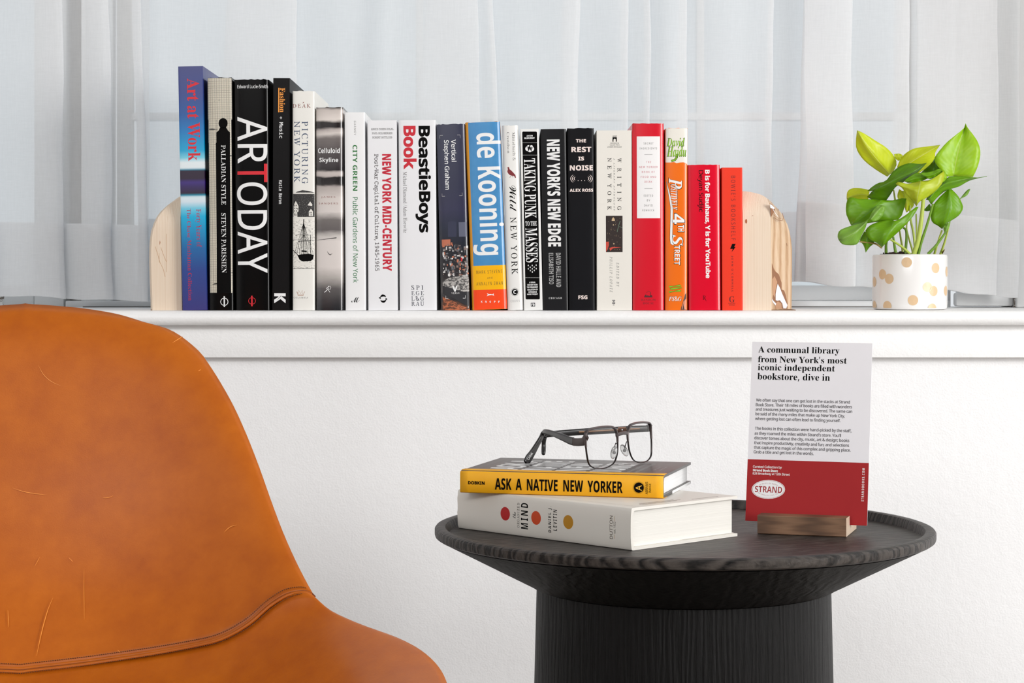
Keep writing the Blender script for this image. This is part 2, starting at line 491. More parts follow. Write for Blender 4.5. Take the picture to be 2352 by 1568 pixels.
def curtain(label, x0, x1, bands, D, hemtop, hembot, seed):
    rnd = random.Random(seed)
    # control points: (x top, x bottom, depth offset)
    pts = [(x0, x0, 0.0)]
    last = x0
    for aT, bT, aB, bB in bands:
        g = aT - last
        if g > 60:
            m = int(g // 55)
            for i in range(1, m + 1):
                xx = last + g * i / (m + 1)
                off = (rnd.random() - .5) * .011
                pts.append((xx, xx + (aB - aT) * i / (m + 1), off))
        if bT - aT > 26:
            pts += [((aT + bT) / 2, (aB + bB) / 2, -.006)]
        pts += [(bT - 7, bB - 7, -.005), (bT, bB, -.001), (bT - 7, bB - 7, .003)]
        if bT - aT > 26: pts += [((aT + bT) / 2, (aB + bB) / 2, .006)]
        pts += [(aT + 7, aB + 7, .006), (aT, aB, .010), (aT + 7, aB + 7, .013)]
        if bT - aT > 26: pts += [((aT + bT) / 2, (aB + bB) / 2, .015)]
        last = bT
    g = x1 - last
    m = int(g // 50)
    for i in range(1, m + 1): pts.append((last + g * i / (m + 1), last + g * i / (m + 1), (rnd.random() - .5) * .010))
    pts.append((x1, x1 - 6, 0))
    path = crom(pts, 4)
    ztop = 1.95
    root = empty('sheer_curtain', (W((x0 + x1) / 2, 680, D).x, D, .745)); O = root.location
    tag(root, label, 'curtain')
    def sheet(name, zt, zb, dy, nz):
        vs, fs = [], []
        n = len(path)
        for j in range(nz + 1):
            for i, (xt, xb, dd) in enumerate(path):
                z0 = zb((xt - x0) / (x1 - x0)); z1 = zt((xt - x0) / (x1 - x0))
                z = z1 + (z0 - z1) * j / nz
                pyc = HY - (z - CZ) * F / D
                q = min(max(pyc / 680, -1.2), 1.02)
                x = xt + (xb - xt) * max(q, -.2) + 2.2 * math.sin(z * 14 + xt * .013 + seed) + 1.2 * math.sin(z * 37 + xt * .05)
                wv = .0012 * math.sin(z * 23 + xt * .021) * (1 + q)
                p = W(x, HY, D); vs.append((p.x - O.x, dd * (.85 + .3 * q) + wv + dy, z - O.z))
        for j in range(nz):
            for i in range(n - 1): fs.append((j * n + i, j * n + i + 1, (j + 1) * n + i + 1, (j + 1) * n + i))
        return mesh(name, vs, fs, SHEER, root, 180)
    zf = lambda a: (lambda u: W(0, a[0] + (a[1] - a[0]) * u, D).z)
    hb = lambda u: zf(hembot)(u) + .0022 * math.sin(u * 9 + seed) + .0012 * math.sin(u * 31)
    sheet('panel', lambda u: ztop, hb, 0, 40)
    sheet('hem', zf(hemtop), lambda u: hb(u) + .0004, -.0011, 6)
    sheet('hem_lining', lambda u: zf(hemtop)(u) + .0006, lambda u: hb(u) + .0008, .0011, 6)
    return root
curtain('left sheer white curtain with a deep hem behind the chair back', -420, 345,
        [(-300, -180, -300, -180), (-90, -10, -90, -12), (92, 142, 105, 150), (192, 250, 196, 262), (300, 322, 318, 342)], 2.80, (500, 518), (676, 688), 3)
curtain('wide middle sheer white curtain hanging behind the row of books', 318, 1850,
        [(522, 682, 470, 676), (975, 1098, 938, 1102), (1122, 1132, 1140, 1150), (1292, 1331, 1285, 1326), (1424, 1440, 1430, 1442),
         (1478, 1492, 1482, 1490), (1562, 1578, 1540, 1572), (1768, 1778, 1750, 1768)], 2.835, (503, 486), (690, 648), 5)
curtain('right sheer white curtain hanging behind the potted plant', 1850, 2344,
        [(1850, 1956, 1826, 1962), (2060, 2084, 2064, 2090), (2106, 2290, 2110, 2288)], 2.805, (462, 508), (648, 680), 9)

# ------------------------------------------------------------------ print colours
K_ = M('ink_black', C(10, 9, 9), .6, spec=.06)
K2 = M('ink_grey', C(95, 92, 92), .5)
WH = M('ink_white', C(238, 238, 238), .5)
LG = M('ink_light_grey', C(168, 168, 168), .5)
RD = M('ink_red', C(214, 12, 34), .45)
DR = M('ink_dark_red', C(120, 20, 26), .5)

# ------------------------------------------------------------------ books
D0 = 2.57
PPM = F / D0
def jacket(name, col, rough=.32, coat=.25):
    dark = max(col[:3]) < .05
    return M(name, col, rough, 0, coat * (.6 if dark else 1), .12 if dark else .4)
def make_book(mw, w, h, dep, cov, label, r=.003, npow=2.6, th=.0016, inset=.003, group=None, pages=None, wave=0.0):
    root = empty('book', mat=mw); tag(root, label, 'book', group)
    NS = 16
    kn = [w * (0.5 - .5 * math.cos(math.pi * i / NS)) for i in range(NS + 1)]
    pf = lambda s: r * (1 - max(0, (1 - abs(2 * s / w - 1) ** npow)) ** (1 / npow))
    pr = [pf(s) for s in kn]
    outer = [(0, dep)] + [(s, y) for s, y in zip(kn, pr)] + [(w, dep)]
    inner = [(th, dep)] + [(th + (w - 2 * th) * s / w, y + th) for s, y in zip(kn, pr)] + [(w - th, dep)]
    n = len(outer); NZ = 10 if wave else 1
    vs = []
    rnd = random.Random(int(w * 1e6))
    for j in range(NZ + 1):
        z = h * j / NZ
        for x, y in outer: vs.append((x, y, z))
    base_in = len(vs)
    for j in range(NZ + 1):
        z = h * j / NZ
        for x, y in inner: vs.append((x, y, z))
    fs = []
    for j in range(NZ):
        for i in range(n - 1):
            fs.append((j * n + i, j * n + i + 1, (j + 1) * n + i + 1, (j + 1) * n + i))
            b = base_in
            fs.append((b + j * n + i, b + (j + 1) * n + i, b + (j + 1) * n + i + 1, b + j * n + i + 1))
        for e in (0, n - 1): fs.append((j * n + e, (j + 1) * n + e, base_in + (j + 1) * n + e, base_in + j * n + e))
    for i in range(n - 1):
        fs.append((i, base_in + i, base_in + i + 1, i + 1))
        t = NZ * n; fs.append((t + i, t + i + 1, base_in + t + i + 1, base_in + t + i))
    if wave:  # small dents where the jacket has worn at head and tail
        for q in range(n):
            if 0 < q < n - 1:
                vs[q] = (vs[q][0], vs[q][1], vs[q][2] + rnd.random() * wave * .3)
                vs[NZ * n + q] = (vs[NZ * n + q][0], vs[NZ * n + q][1], vs[NZ * n + q][2] + (rnd.random() - .5) * wave)
    mesh('cover', vs, fs, cov, root, 38)
    # page block
    pb = [(th, dep - inset)] + [(th + (w - 2 * th) * s / w, max(y + th, .0) + .0006 + .002) for s, y in zip(kn, pr)] + [(w - th, dep - inset)]
    vv, ff = [], []; m = len(pb); iz = inset if inset > .001 else .0002
    for z in (iz, h - iz):
        for x, y in pb: vv.append((min(max(x, th + .0001), w - th - .0001), y, z))
    for i in range(m): ff.append((i, (i + 1) % m, m + (i + 1) % m, m + i))
    ff += [tuple(range(m)), tuple(range(m, 2 * m))]
    mesh('page_block', vv, ff, pages or PAGES, root)
    bpy.context.view_layer.update()
    fr = Frame(mw, knots=kn, prof=pr)
    fr.w, fr.h, fr.root, fr.dep = w, h, root, dep
    return fr
def pages_mat(name, col, axis):
    k = NT(name); sc = [2, 2, 2]; sc[axis] = 900
    n = k.noise(k.obj(tuple(sc)), 1.0, 2, .6)
    d = tuple(c * .86 for c in col[:3]) + (1,)
    k.l(k.mix(n, d, col), k.b.inputs['Base Color']); k.b.inputs['Roughness'].default_value = .8
    k.bump(n, .5, .0003); return k.m
PAGES = pages_mat('page_paper', C(232, 226, 212), 0)
PAGES_W = pages_mat('page_paper_white', C(240, 240, 240), 0)
PAGES_C = pages_mat('page_paper_cream', C(236, 233, 226), 0)

def stand(xbl, xbr, xtl, xtr, yt, cov, label, dep=.165, yb=711.5, **kw):
    h = (yb + .4 - yt) / PPM
    w = ((xbr - xbl) + (xtr - xtl)) / 2 / PPM
    lean = math.atan2(xtl - xbl, yb - yt)
    p = W(xbl, 0, D0)
    mw = Matrix.Translation((p.x, D0, .7202)) @ Matrix.Rotation(lean, 4, 'Y')
    return make_book(mw, w, h / math.cos(lean), dep, cov, label, **kw)
Z1, Z2 = ZM(400, 130, 5.226), ZM(400, 420, 5.059)
Z3, Z4 = ZM(710, 200, 5.809), ZM(710, 440, 5.406)
Z5, Z6 = ZM(1000, 260, 6.534), ZM(1000, 480, 6.272)
Z7, Z8 = ZM(1290, 260, 6.532), ZM(1290, 480, 6.271)
Z9, Z10 = ZM(1500, 270, 6.72), ZM(1500, 480, 5.6)
def zramp(name, stops, yt, rough=.3, noise=0, nscale=(1, 1, 1), ns=60, coat=.3, yb=711.5):
    """cover whose print changes up the spine; stops are (picture height, colour)"""
    k = NT(name); v = k.obj(); z = k.xyz(v)[2]
    H = (yb - yt) / PPM
    f = k.math('DIVIDE', z, H)
    if noise:
        n = k.noise(k.obj(nscale), ns, 4, .6)
        f = k.math('ADD', f, k.math('MULTIPLY', k.math('SUBTRACT', n, .5), noise))
    k.l(k.ramp(f, [((yb - y) / (yb - yt), C(*c)) for y, c in stops]), k.b.inputs['Base Color'])
    k.b.inputs['Roughness'].default_value = rough; k.b.inputs['Coat Weight'].default_value = coat; k.b.inputs['Coat Roughness'].default_value = .15
    return k.m
# --- 1 tall blue gradient
m1 = zramp('blue_gradient_print', [(152, (52, 58, 120)), (215, (44, 62, 134)), (262, (20, 82, 154)), (300, (0, 118, 186)), (345, (0, 160, 208)), (362, (120, 205, 226)),
     (372, (226, 236, 240)), (385, (228, 236, 240)), (389, (0, 140, 170)), (391, (34, 12, 44)), (410, (34, 12, 44)), (418, (56, 30, 120)), (428, (44, 22, 90)), (444, (34, 12, 40)),
     (448, (0, 150, 180)), (452, (214, 232, 238)), (462, (214, 228, 238)), (478, (110, 200, 226)), (496, (0, 172, 216)), (520, (0, 150, 200)), (570, (12, 98, 162)), (620, (34, 64, 140)), (711, (50, 48, 120))], 152, .35)
b = stand(419, 476, 408.7, 466, 152, m1, 'tallest book, blue and cyan gradient spine with red serif title, leftmost of the shelf row', .20, r=.0012, npow=8, inset=.001)
PK = M('ink_magenta', C(176, 26, 66), .45)
P(b, 'title', RD, b.root, [('t', 'Art at Work', 'sb', 150, 262, 318, 1250, 'd')], Z1)
P(b, 'subtitle', PK, b.root, [('t', 'Forty Years of', 'sr', 238, 305, 322, 745, 'd'), ('t', 'The Chase Manhattan Collection', 'sr', 145, 300, 212, 1365, 'd')], Z2)
# --- 2 plaid
BK = jacket('black_jacket', C(9, 8, 8), .24, .35)
b = stand(480, 535, 475.5, 533.5, 178, BK, 'black book with fine cream plaid pattern and small white serif title, second from left', .215, r=.004, npow=2.8, wave=.001)
k = NT('plaid_print'); xs = k.xyz(k.obj())
def stripes(s, per, duty): return k.math('LESS_THAN', k.math('FRACT', k.math('DIVIDE', s, per)), duty)
g = k.math('MAXIMUM', stripes(xs[0], .00132, .24), stripes(xs[2], .00132, .22))
n = k.noise(k.obj((40, 1, 260)), 1.0, 2, .5); g2 = k.math('MAXIMUM', g, k.math('GREATER_THAN', n, .68))
k.l(k.mix(g2, C(238, 230, 212), C(24, 21, 20)), k.b.inputs['Base Color']); k.b.inputs['Roughness'].default_value = .3
k.b.inputs['Coat Weight'].default_value = .3
P(b, 'plaid_pattern', k.m, b.root, [('r', 475, 179, 533, 274), ('r', 497, 274, 527.2, 305), ('r', 478, 274, 497, 328), ('r', 479, 328, 498.5, 672), ('r', 527.2, 274, 534, 672)], Z0, 1)
P(b, 'silhouette', K_, b.root, [('e', 512.5, 283, 10.5, 12), ('p', [(497, 304), (502, 300), (506, 292), (519, 292), (524, 300), (528, 304), (528, 672), (498, 672)])], Z0, 2)
P(b, 'title', WH, b.root, [('t', 'PALLADIAN STYLE', 'sr', 507.5, 333.2, 519.2, 470.4, 'd')], Z0, 3)
P(b, 'title', WH, b.root, [('t', 'STEVEN PARISSIEN', 'sr', 547, 350, 607, 1042, 'd'), ('e', 583, 1380, 46, 46, .84), ('r', 575, 1316, 591, 1440)], Z2, 3)
# --- 3 large white lettering
b = stand(541, 618, 537, 618.5, 182, BK, 'thick glossy black book with huge white lettering and one red letter on the spine', .225, r=.0045, npow=2.8, wave=.0012)
P(b, 'author_name', WH, b.root, [('t', 'Edward Lucie-Smith', 's', 757, 337, 1122, 378, 'h')], Z1)
P(b, 'title', WH, b.root, [('t', 'AR', 's', 757, 722, 1118, 1280, 'd')], Z1, 1)
P(b, 'title', WH, b.root, [('t', 'ODAY', 's', 543.7, 419, 615, 626.6, 'd')], Z0, 1)
P(b, 'title', RD, b.root, [('t', 'T', 's', 757, 1287, 1118, 1505, 'd')], Z1, 1)
P(b, 'publisher_mark', RD, b.root, [('e', 905, 1370, 43, 41, .86), ('r', 894, 1310, 913, 1432)], Z2, 1)
# --- 4 fashion
b = stand(625, 663, 627.5, 665.5, 178.5, jacket('matt_black_board', C(14, 12, 13), .4, .1), 'narrow matt black book with orange underlined word at the top of its spine', .20, r=.0008, npow=10, inset=.001)
OR_ = M('ink_orange', C(238, 150, 48), .45)
P(b, 'title', OR_, b.root, [('t', 'Fashion', 'sb', 1268, 375, 1330, 668, 'd'), ('r', 1250, 375, 1261, 668)], Z1)
P(b, 'subtitle', WH, b.root, [('t', '+', 'mo', 1268, 718, 1295, 750, 'd'), ('t', 'Music', 'mo', 1262, 788, 1308, 978, 'd')], Z1)
P(b, 'author_name', WH, b.root, [('t', 'Katie Baron', 'mo', 640.7, 413.8, 648, 468, 'd')], Z0)
P(b, 'publisher_mark', WH, b.root, [('t', 'K', 'bb', 1163, 1280, 1295, 1397, 'd')], Z2)
# --- 5 engraving
IV = jacket('ivory_jacket', C(236, 234, 228), .42, .15)
b = stand(672, 724.5, 671.5, 720.5, 208.5, IV, 'ivory book with a black engraving of houses and a sailing ship on its spine', .20, r=.003, npow=3.2, wave=.0008)
NV = M('ink_slate_blue', C(62, 78, 106), .5); BR = M('ink_brown_red', C(130, 60, 50), .5)
P(b, 'author_name', BR, b.root, [('t', 'DEAK', 'sxw', 1422, 567, 1637, 612, 'h'), ('p', [(1540, 560), (1550, 543), (1560, 546), (1548, 560)])], Z1)
P(b, 'title', NV, b.root, [('t', 'PICTURING', 'sxw', 1530, 775, 1608, 1525, 'd'), ('t', 'NEW YORK', 'sxw', 1437, 775, 1510, 1510, 'd')], Z1)
def etch(name, dark, light, scx, thr, sc=1.0):
    k = NT(name); n = k.noise(k.obj(scx), sc, 4, .7, .4)
    k.l(k.ramp(n, [(thr - .03, dark), (thr + .03, light)]), k.b.inputs['Base Color']); k.b.inputs['Roughness'].default_value = .5
    return k.m
P(b, 'engraving', etch('engraved_sky', C(32, 30, 30), C(225, 222, 215), (1400, 1, 900), .64), b.root,
  [('p', [(1380, 130), (1430, 100), (1490, 84), (1560, 92), (1635, 112), (1638, 395), (1380, 400)])], Z2, 1)
P(b, 'engraving', etch('engraved_water', C(40, 38, 38), C(236, 233, 226), (300, 1, 1500), .42), b.root, [('r', 1380, 395, 1640, 990)], Z2, 1)
P(b, 'engraving', M('engraving_paper', C(228, 225, 218), .5), b.root,
  [('p', [(1388, 370), (1388, 270), (1400, 235), (1413, 210), (1428, 235), (1445, 270), (1445, 330)]), ('p', [(1565, 385), (1565, 330), (1590, 300), (1612, 330), (1612, 385)]),
   ('p', [(1550, 260), (1580, 215), (1608, 255), (1600, 268)]), ('p', [(1385, 395), (1385, 350), (1430, 345), (1432, 395)]), ('r', 1380, 395, 1640, 425), ('r', 1380, 112, 1640, 128), ('r', 1382, 925, 1640, 960)], Z2, 2)
its = [('r', x - 4, y - 8, x + 4, y + 8) for x, y in ((1402, 265), (1418, 262), (1402, 295), (1420, 295), (1436, 300), (1402, 325), (1422, 325), (1580, 345), (1598, 345), (1590, 370), (1402, 370), (1415, 372))]
its += [('p', [(1432, 840), (1470, 830), (1560, 822), (1622, 835), (1615, 880), (1590, 905), (1500, 912), (1460, 895)]), ('r', 1380, 990, 1640, 994)]
its += [('l', [(1505, 420), (1508, 840)], 9), ('l', [(1585, 600), (1588, 840)], 5), ('l', [(1430, 602), (1575, 606)], 5), ('l', [(1440, 680), (1590, 672)], 5), ('l', [(1470, 520), (1545, 520)], 4),
        ('l', [(1380, 780), (1450, 850)], 7), ('l', [(1480, 790), (1540, 795)], 16), ('l', [(1380, 660), (1640, 668)], 3)]
for x in (1395, 1425, 1455, 1480, 1535, 1560, 1590, 1618): its.append(('l', [(1505, 430 + abs(x - 1505) * .3), (x, 830)], 3))
for x in (1440, 1475, 1540, 1575): its.append(('l', [(1507, 600), (x, 700), (x + (1507 - x) * .4, 820)], 3))
P(b, 'engraving', K_, b.root, its, Z2, 3)
P(b, 'publisher_mark', M('ink_bronze', C(170, 120, 92), .5), b.root, [('l', [(1425, 1262), (1438, 1300), (1500, 1300), (1518, 1260), (1495, 1290), (1488, 1245), (1470, 1288), (1448, 1246), (1442, 1288), (1425, 1262)], 5), ('l', [(1435, 1306), (1505, 1306)], 5)], Z2, 1)
P(b, 'publisher_mark', K2, b.root, [('t', 'COLUMBIA', 'sxw', 1388, 1322, 1555, 1342, 'h')], Z2, 1)
# --- 6 blurred black and white photograph
m6 = zramp('film_still_print', [(246, (70, 64, 62)), (252, (200, 190, 184)), (270, (222, 212, 206)), (276, (226, 217, 210)), (282, (40, 34, 34)), (292, (36, 30, 32)), (298, (190, 180, 176)), (306, (214, 206, 200)),
      (318, (120, 112, 110)), (345, (86, 80, 80)), (372, (70, 64, 66)), (388, (48, 44, 46)), (395, (200, 190, 186)), (402, (196, 186, 182)), (406, (34, 30, 32)), (422, (46, 42, 42)), (428, (180, 170, 166)), (450, (214, 205, 200)), (488, (218, 210, 206)),
      (505, (120, 114, 112)), (528, (104, 98, 98)), (542, (206, 200, 196)), (555, (222, 214, 210)), (612, (220, 212, 208)), (640, (170, 164, 160)), (662, (96, 92, 92)), (690, (60, 58, 60)), (711, (34, 34, 38))], 246, .22, .045, (18, 1, 60), 1.0, .5)
b = stand(726.5, 789, 725.5, 787, 246, m6, 'book with blurred black and white photograph spine and white typewriter title', .19, r=.005, npow=2.6, wave=.0014)
P(b, 'title', WH, b.root, [('t', 'Celluloid', 'b', 118, 812, 408, 880, 'h'), ('t', 'Skyline', 'b', 136, 940, 388, 1018, 'h')], Z3)
P(b, 'author_name', BR, b.root, [('t', 'JAMES', 'sw', 150, 57, 325, 80, 'h'), ('t', 'SANDERS', 'sw', 118, 135, 358, 157, 'h')], Z4)
P(b, 'publisher_mark', WH, b.root, [('l', [(190, 1250), (215, 1228), (235, 1205), (232, 1185), (212, 1205)], 8), ('l', [(235, 1205), (262, 1212), (270, 1190), (262, 1172), (240, 1180)], 5), ('e', 243, 1178, 8, 8), ('l', [(235, 1215), (250, 1235), (258, 1250)], 6)], Z4)
P(b, 'print_detail', M('ink_soft_black', C(60, 54, 54), .5), b.root, [('l', [(95, 602), (200, 590), (340, 572)], [3, 7, 12]), ('l', [(225, 740), (240, 770), (262, 785), (288, 768)], [2, 9, 11, 3])], Z4)
# --- 7 slim white
b = stand(793.5, 840, 791, 838, 257.5, jacket('white_jacket', C(240, 240, 241), .3, .3), 'slim white book with green sans-serif title', .20, r=.002, npow=3.5, inset=.002)
G1 = M('ink_green', C(0, 112, 34), .45); G2 = M('ink_deep_green', C(48, 120, 72), .45)
P(b, 'author_name', K2, b.root, [('t', 'GARMEY', 'sw', 598, 450, 625, 640, 'd')], Z3)
P(b, 'title', G1, b.root, [('t', 'CITY GREEN', 'b', 580, 772, 645, 1382, 'd')], Z3)
P(b, 'title', G2, b.root, [('t', 'Public Gardens of New York', 's', 540, 68, 612, 1130, 'd')], Z4)
P(b, 'publisher_mark', K_, b.root, [('t', 'M', 'sc', 522, 1310, 628, 1375, 'h')], Z4)
# --- 8 white, red condensed
b = stand(846, 913, 843.5, 911.5, 276, jacket('white_matt_jacket', C(236, 236, 239), .42, .1), 'white book with narrow red capital title and grey typewriter subtitle', .19, r=.0012, npow=6, inset=.002)
P(b, 'author_name', K2, b.root, [('t', 'ANNIE COHEN-SOLAL', 'ty', 825, 548, 1127, 573, 'h'), ('t', 'PAUL GOLDBERGER', 'ty', 838, 602, 1112, 628, 'h'), ('t', 'ROBERT GOTTLIEB', 'ty', 843, 657, 1108, 683, 'h')], Z3)
P(b, 'title', M('ink_crimson', C(198, 8, 46), .45), b.root, [('t', 'NEW YORK MID-CENTURY', 'bb', 877.3, 353.7, 900.2, 622.2, 'd')], Z0)
P(b, 'subtitle', M('ink_charcoal', C(66, 58, 58), .5), b.root, [('t', 'Post-War Capital of Culture, 1945-1965', 'ty', 857, 353.7, 871.8, 621.8, 'd')], Z0)
P(b, 'publisher_mark', K_, b.root, [('arc', 920, 1327, 38, 38, 200, 330, 13), ('arc', 920, 1327, 38, 38, 20, 150, 13), ('p', [(862, 1318), (885, 1305), (892, 1335)]), ('p', [(975, 1333), (950, 1318), (948, 1350)]), ('p', [(905, 1272), (925, 1285), (900, 1300)]), ('p', [(932, 1380), (912, 1368), (938, 1355)])], Z4)
# --- 9 white, bold black
b = stand(918, 1002.5, 915, 1001.5, 275.5, jacket('white_smooth_jacket', C(235, 235, 238), .4, .15), 'thick white book with heavy black word beside a heavy red word', .19, r=.0028, npow=4, inset=.003)
P(b, 'title', M('ink_bright_red', C(202, 0, 34), .45), b.root, [('t', 'Book', 'hb', 1255, 517, 1435, 1098, 'd')], Z3)
P(b, 'title', K_, b.root, [('t', 'BeastieBoys', 'hb', 952.9, 289, 990.6, 534, 'd')], Z0)
P(b, 'author_name', K2, b.root, [('t', 'Michael Diamond /Adam Horovitz', 'sr', 925.6, 394.5, 935.5, 534.3, 'd')], Z0)
P(b, 'publisher_mark', M('ink_navy', C(34, 36, 58), .5), b.root, [('t', 'SPI', 'sxw', 1270, 1163, 1418, 1218, 'h'), ('t', 'EGE', 'sxw', 1270, 1233, 1425, 1285, 'h'), ('t', 'L&G', 'sxw', 1270, 1297, 1425, 1353, 'h'), ('t', 'RAU', 'sxw', 1270, 1365, 1425, 1417, 'h')], Z4)
# --- 10 city photograph
m10 = zramp('night_city_print', [(285, (52, 54, 76)), (430, (46, 48, 72)), (480, (48, 48, 76)), (520, (34, 40, 60)), (575, (26, 28, 36)), (640, (42, 38, 40)), (665, (96, 92, 92)), (676, (60, 58, 60)), (688, (38, 38, 42)), (700, (96, 66, 52)), (711, (70, 44, 32))], 285, .3, .05, (60, 1, 160), 1.0, .4)
b = stand(1013.5, 1079.5, 1002, 1067.5, 285.5, m10, 'leaning navy book with a dusk city photograph on the lower spine', .19, r=.004, npow=3, wave=.001)
rnd = random.Random(4)
cols = [C(176, 172, 172), C(205, 200, 198), C(120, 104, 100), C(70, 66, 70), C(190, 112, 82), C(140, 118, 110), C(52, 48, 52), C(226, 224, 222), C(96, 100, 106)]
for ci, c in enumerate(cols):
    its = []
    for _ in range(17):
        x = rnd.uniform(90, 450); y = rnd.uniform(500, 950); ww = rnd.uniform(8, 36); hh = rnd.uniform(10, 46)
        its.append(('r', x + (y - 480) * .03, y, x + ww + (y - 480) * .03, y + hh))
    P(b, 'print_building', M('print_tone_%d' % ci, c, .45), b.root, its, Z6, 2 + ci * .4)
P(b, 'print_building', M('print_tower', C(40, 44, 70), .4), b.root, [('p', [(180, 190), (250, 170), (305, 195), (305, 400), (180, 400)])], Z6, 2)
P(b, 'print_building', M('print_tower_pale', C(92, 96, 116), .4), b.root, [('r', 335, 190, 452, 395)], Z6, 2)
P(b, 'print_building', M('print_brick', C(188, 108, 80), .4), b.root, [('r', 92, 440, 218, 525), ('r', 225, 480, 245, 520)], Z6, 2)
P(b, 'print_building', M('print_red', C(200, 30, 34), .4), b.root, [('r', 366, 698, 390, 750)], Z6, 7)
P(b, 'print_ground', etch('print_rubble', C(70, 68, 68), C(182, 178, 174), (60, 1, 120), .5, 3), b.root, [('p', [(105, 1040), (200, 990), (420, 945), (500, 990), (500, 1180), (400, 1190), (250, 1150), (105, 1100)])], Z6, 8)
P(b, 'print_ground', M('print_asphalt', C(44, 44, 48), .35), b.root, [('p', [(105, 1100), (250, 1150), (400, 1195), (500, 1190), (500, 1400), (420, 1380), (250, 1280), (105, 1220)])], Z6, 9)
P(b, 'print_ground', etch('print_rust', C(80, 46, 30), C(186, 104, 66), (80, 1, 300), .5, 2), b.root, [('p', [(105, 1260), (250, 1320), (400, 1400), (495, 1430), (495, 1455), (108, 1455)])], Z6, 9)
P(b, 'title', WH, b.root, [('t', 'Vertical', 'h', 235, 395, 318, 725, 'd'), ('t', 'Stephen Graham', 'h', 108, 402, 222, 1145, 'd')], Z5, 3)
P(b, 'frame_mark', LG, b.root, [('r', 65, 330, 112, 336), ('r', 65, 330, 71, 378), ('r', 328, 322, 373, 328), ('r', 367, 322, 373, 370), ('r', 97, 1205, 103, 1248), ('r', 97, 1242, 143, 1248), ('r', 400, 1190, 406, 1240), ('r', 358, 1234, 406, 1240)], Z5, 3)
P(b, 'publisher_mark', WH, b.root, [('p', [(243, 1112), (268, 1110), (284, 1150), (298, 1108), (320, 1106), (292, 1188), (274, 1190)]), ('t', 'VERSO', 'sxw', 232, 1200, 345, 1222, 'h'), ('r', 148, 1248, 153, 1290), ('r', 148, 1286, 186, 1290), ('r', 430, 1242, 435, 1285), ('r', 396, 1280, 435, 1285)], Z6, 11)
# --- 11 blue yellow red
b = stand(1084.5, 1163, 1068, 1151, 281.5, jacket('amber_jacket', C(226, 152, 20), .28, .4), 'thick blue book with white title above yellow and orange-red bands', .185, r=.005, npow=3, wave=.0012)
H11 = b.h; w = b.w
zb1 = b.pl(1120, 609.5)[1]; zb2 = b.pl(1120, 665)[1]
k = NT('blue_print'); n = k.noise(k.obj(), 30, 3, .6); k.l(k.mix(n, C(48, 124, 184), C(86, 156, 206)), k.b.inputs['Base Color']); k.b.inputs['Roughness'].default_value = .3; k.b.inputs['Coat Weight'].default_value = .4
P(b, 'blue_band', k.m, b.root, [('m', [(.0038, zb1), (w, zb1), (w, H11), (.0038, H11)])], Z0, 1)
P(b, 'yellow_band', jacket('yellow_print', C(250, 184, 4), .3, .4), b.root, [('m', [(.0024, zb2), (w, zb2), (w, zb1), (.0024, zb1)])], Z0, 1)
P(b, 'red_band', jacket('orange_red_print', C(250, 74, 26), .3, .4), b.root, [('m', [(.0024, 0.0004), (w, 0.0004), (w, zb2), (.0024, zb2)])], Z0, 1)
P(b, 'title', WH, b.root, [('t', 'de Kooning', 'b', 1076.7, 306.4, 1159.9, 584, 'd')], Z0, 2)
P(b, 'author_name', M('ink_olive', C(110, 84, 20), .5), b.root, [('t', 'MARK STEVENS', 'sw', 590, 885, 962, 920, 'h'), ('t', 'and', 'sw', 748, 973, 822, 1003, 'h'), ('t', 'ANNALYN SWAN', 'sw', 590, 1052, 972, 1088, 'h')], Z6, 2)
P(b, 'publisher_mark', WH, b.root, [('t', c, 'b', x, 1320, x + 22, 1348, 'h') for c, x in zip('KNOPF', (658, 718, 780, 844, 906))] +
  [('p', [(738, 1256), (758, 1232), (742, 1220), (748, 1214), (775, 1226), (800, 1224), (822, 1230), (842, 1212), (838, 1228), (848, 1250), (818, 1236), (780, 1240), (758, 1248)])], Z6, 2)
# --- 12 wild
b = stand(1166, 1201.5, 1153.3, 1191.3, 288, jacket('gloss_white_jacket', C(238, 237, 234), .25, .4), 'narrow white book with a small maroon bird above a script word on its spine', .185, r=.005, npow=2.5, wave=.001)
P(b, 'author_name', K2, b.root, [('t', 'Mittelbach &', 'sx', 1150, 285, 1205, 710, 'd'), ('t', 'Crewdson', 'sx', 1070, 285, 1118, 600, 'd')], Z5)
P(b, 'bird_picture', M('ink_maroon', C(122, 26, 34), .45), b.root, [('p', [(1078, 822), (1088, 808), (1100, 806), (1110, 818), (1112, 838), (1140, 860), (1165, 885), (1200, 925), (1210, 968), (1195, 968), (1180, 940), (1150, 938), (1118, 928), (1095, 905), (1080, 880), (1084, 850), (1090, 832)]),
  ('l', [(1135, 935), (1128, 955), (1112, 962)], 5), ('l', [(1155, 938), (1158, 958), (1172, 952)], 5)], Z5)
P(b, 'title', K_, b.root, [('t', 'Wild', 'sc', 1108, 1085, 1222, 1470, 'd')], Z5)
P(b, 'title', K_, b.root, [('t', 'NEW YORK', 'sxw', 1075, 118, 1190, 940, 'd')], Z6)
sp = [('e', 1145, 1194, 44, 46)]
for i in range(22):
    a = 2 * math.pi * i / 22
    sp.append(('p', [(1145 + 48 * math.cos(a - .09), 1194 + 50 * math.sin(a - .09)), (1145 + 62 * math.cos(a), 1194 + 64 * math.sin(a)), (1145 + 48 * math.cos(a + .09), 1194 + 50 * math.sin(a + .09))]))
P(b, 'publisher_mark', K_, b.root, sp, Z6, 1)
P(b, 'publisher_mark', WH, b.root, [('t', 'C', 'b', 1122, 1166, 1168, 1220, 'h')], Z6, 2)
P(b, 'publisher_mark', LG, b.root, [('t', 'CROWN', 'sxw', 1083, 1310, 1218, 1338, 'h')], Z6, 1)
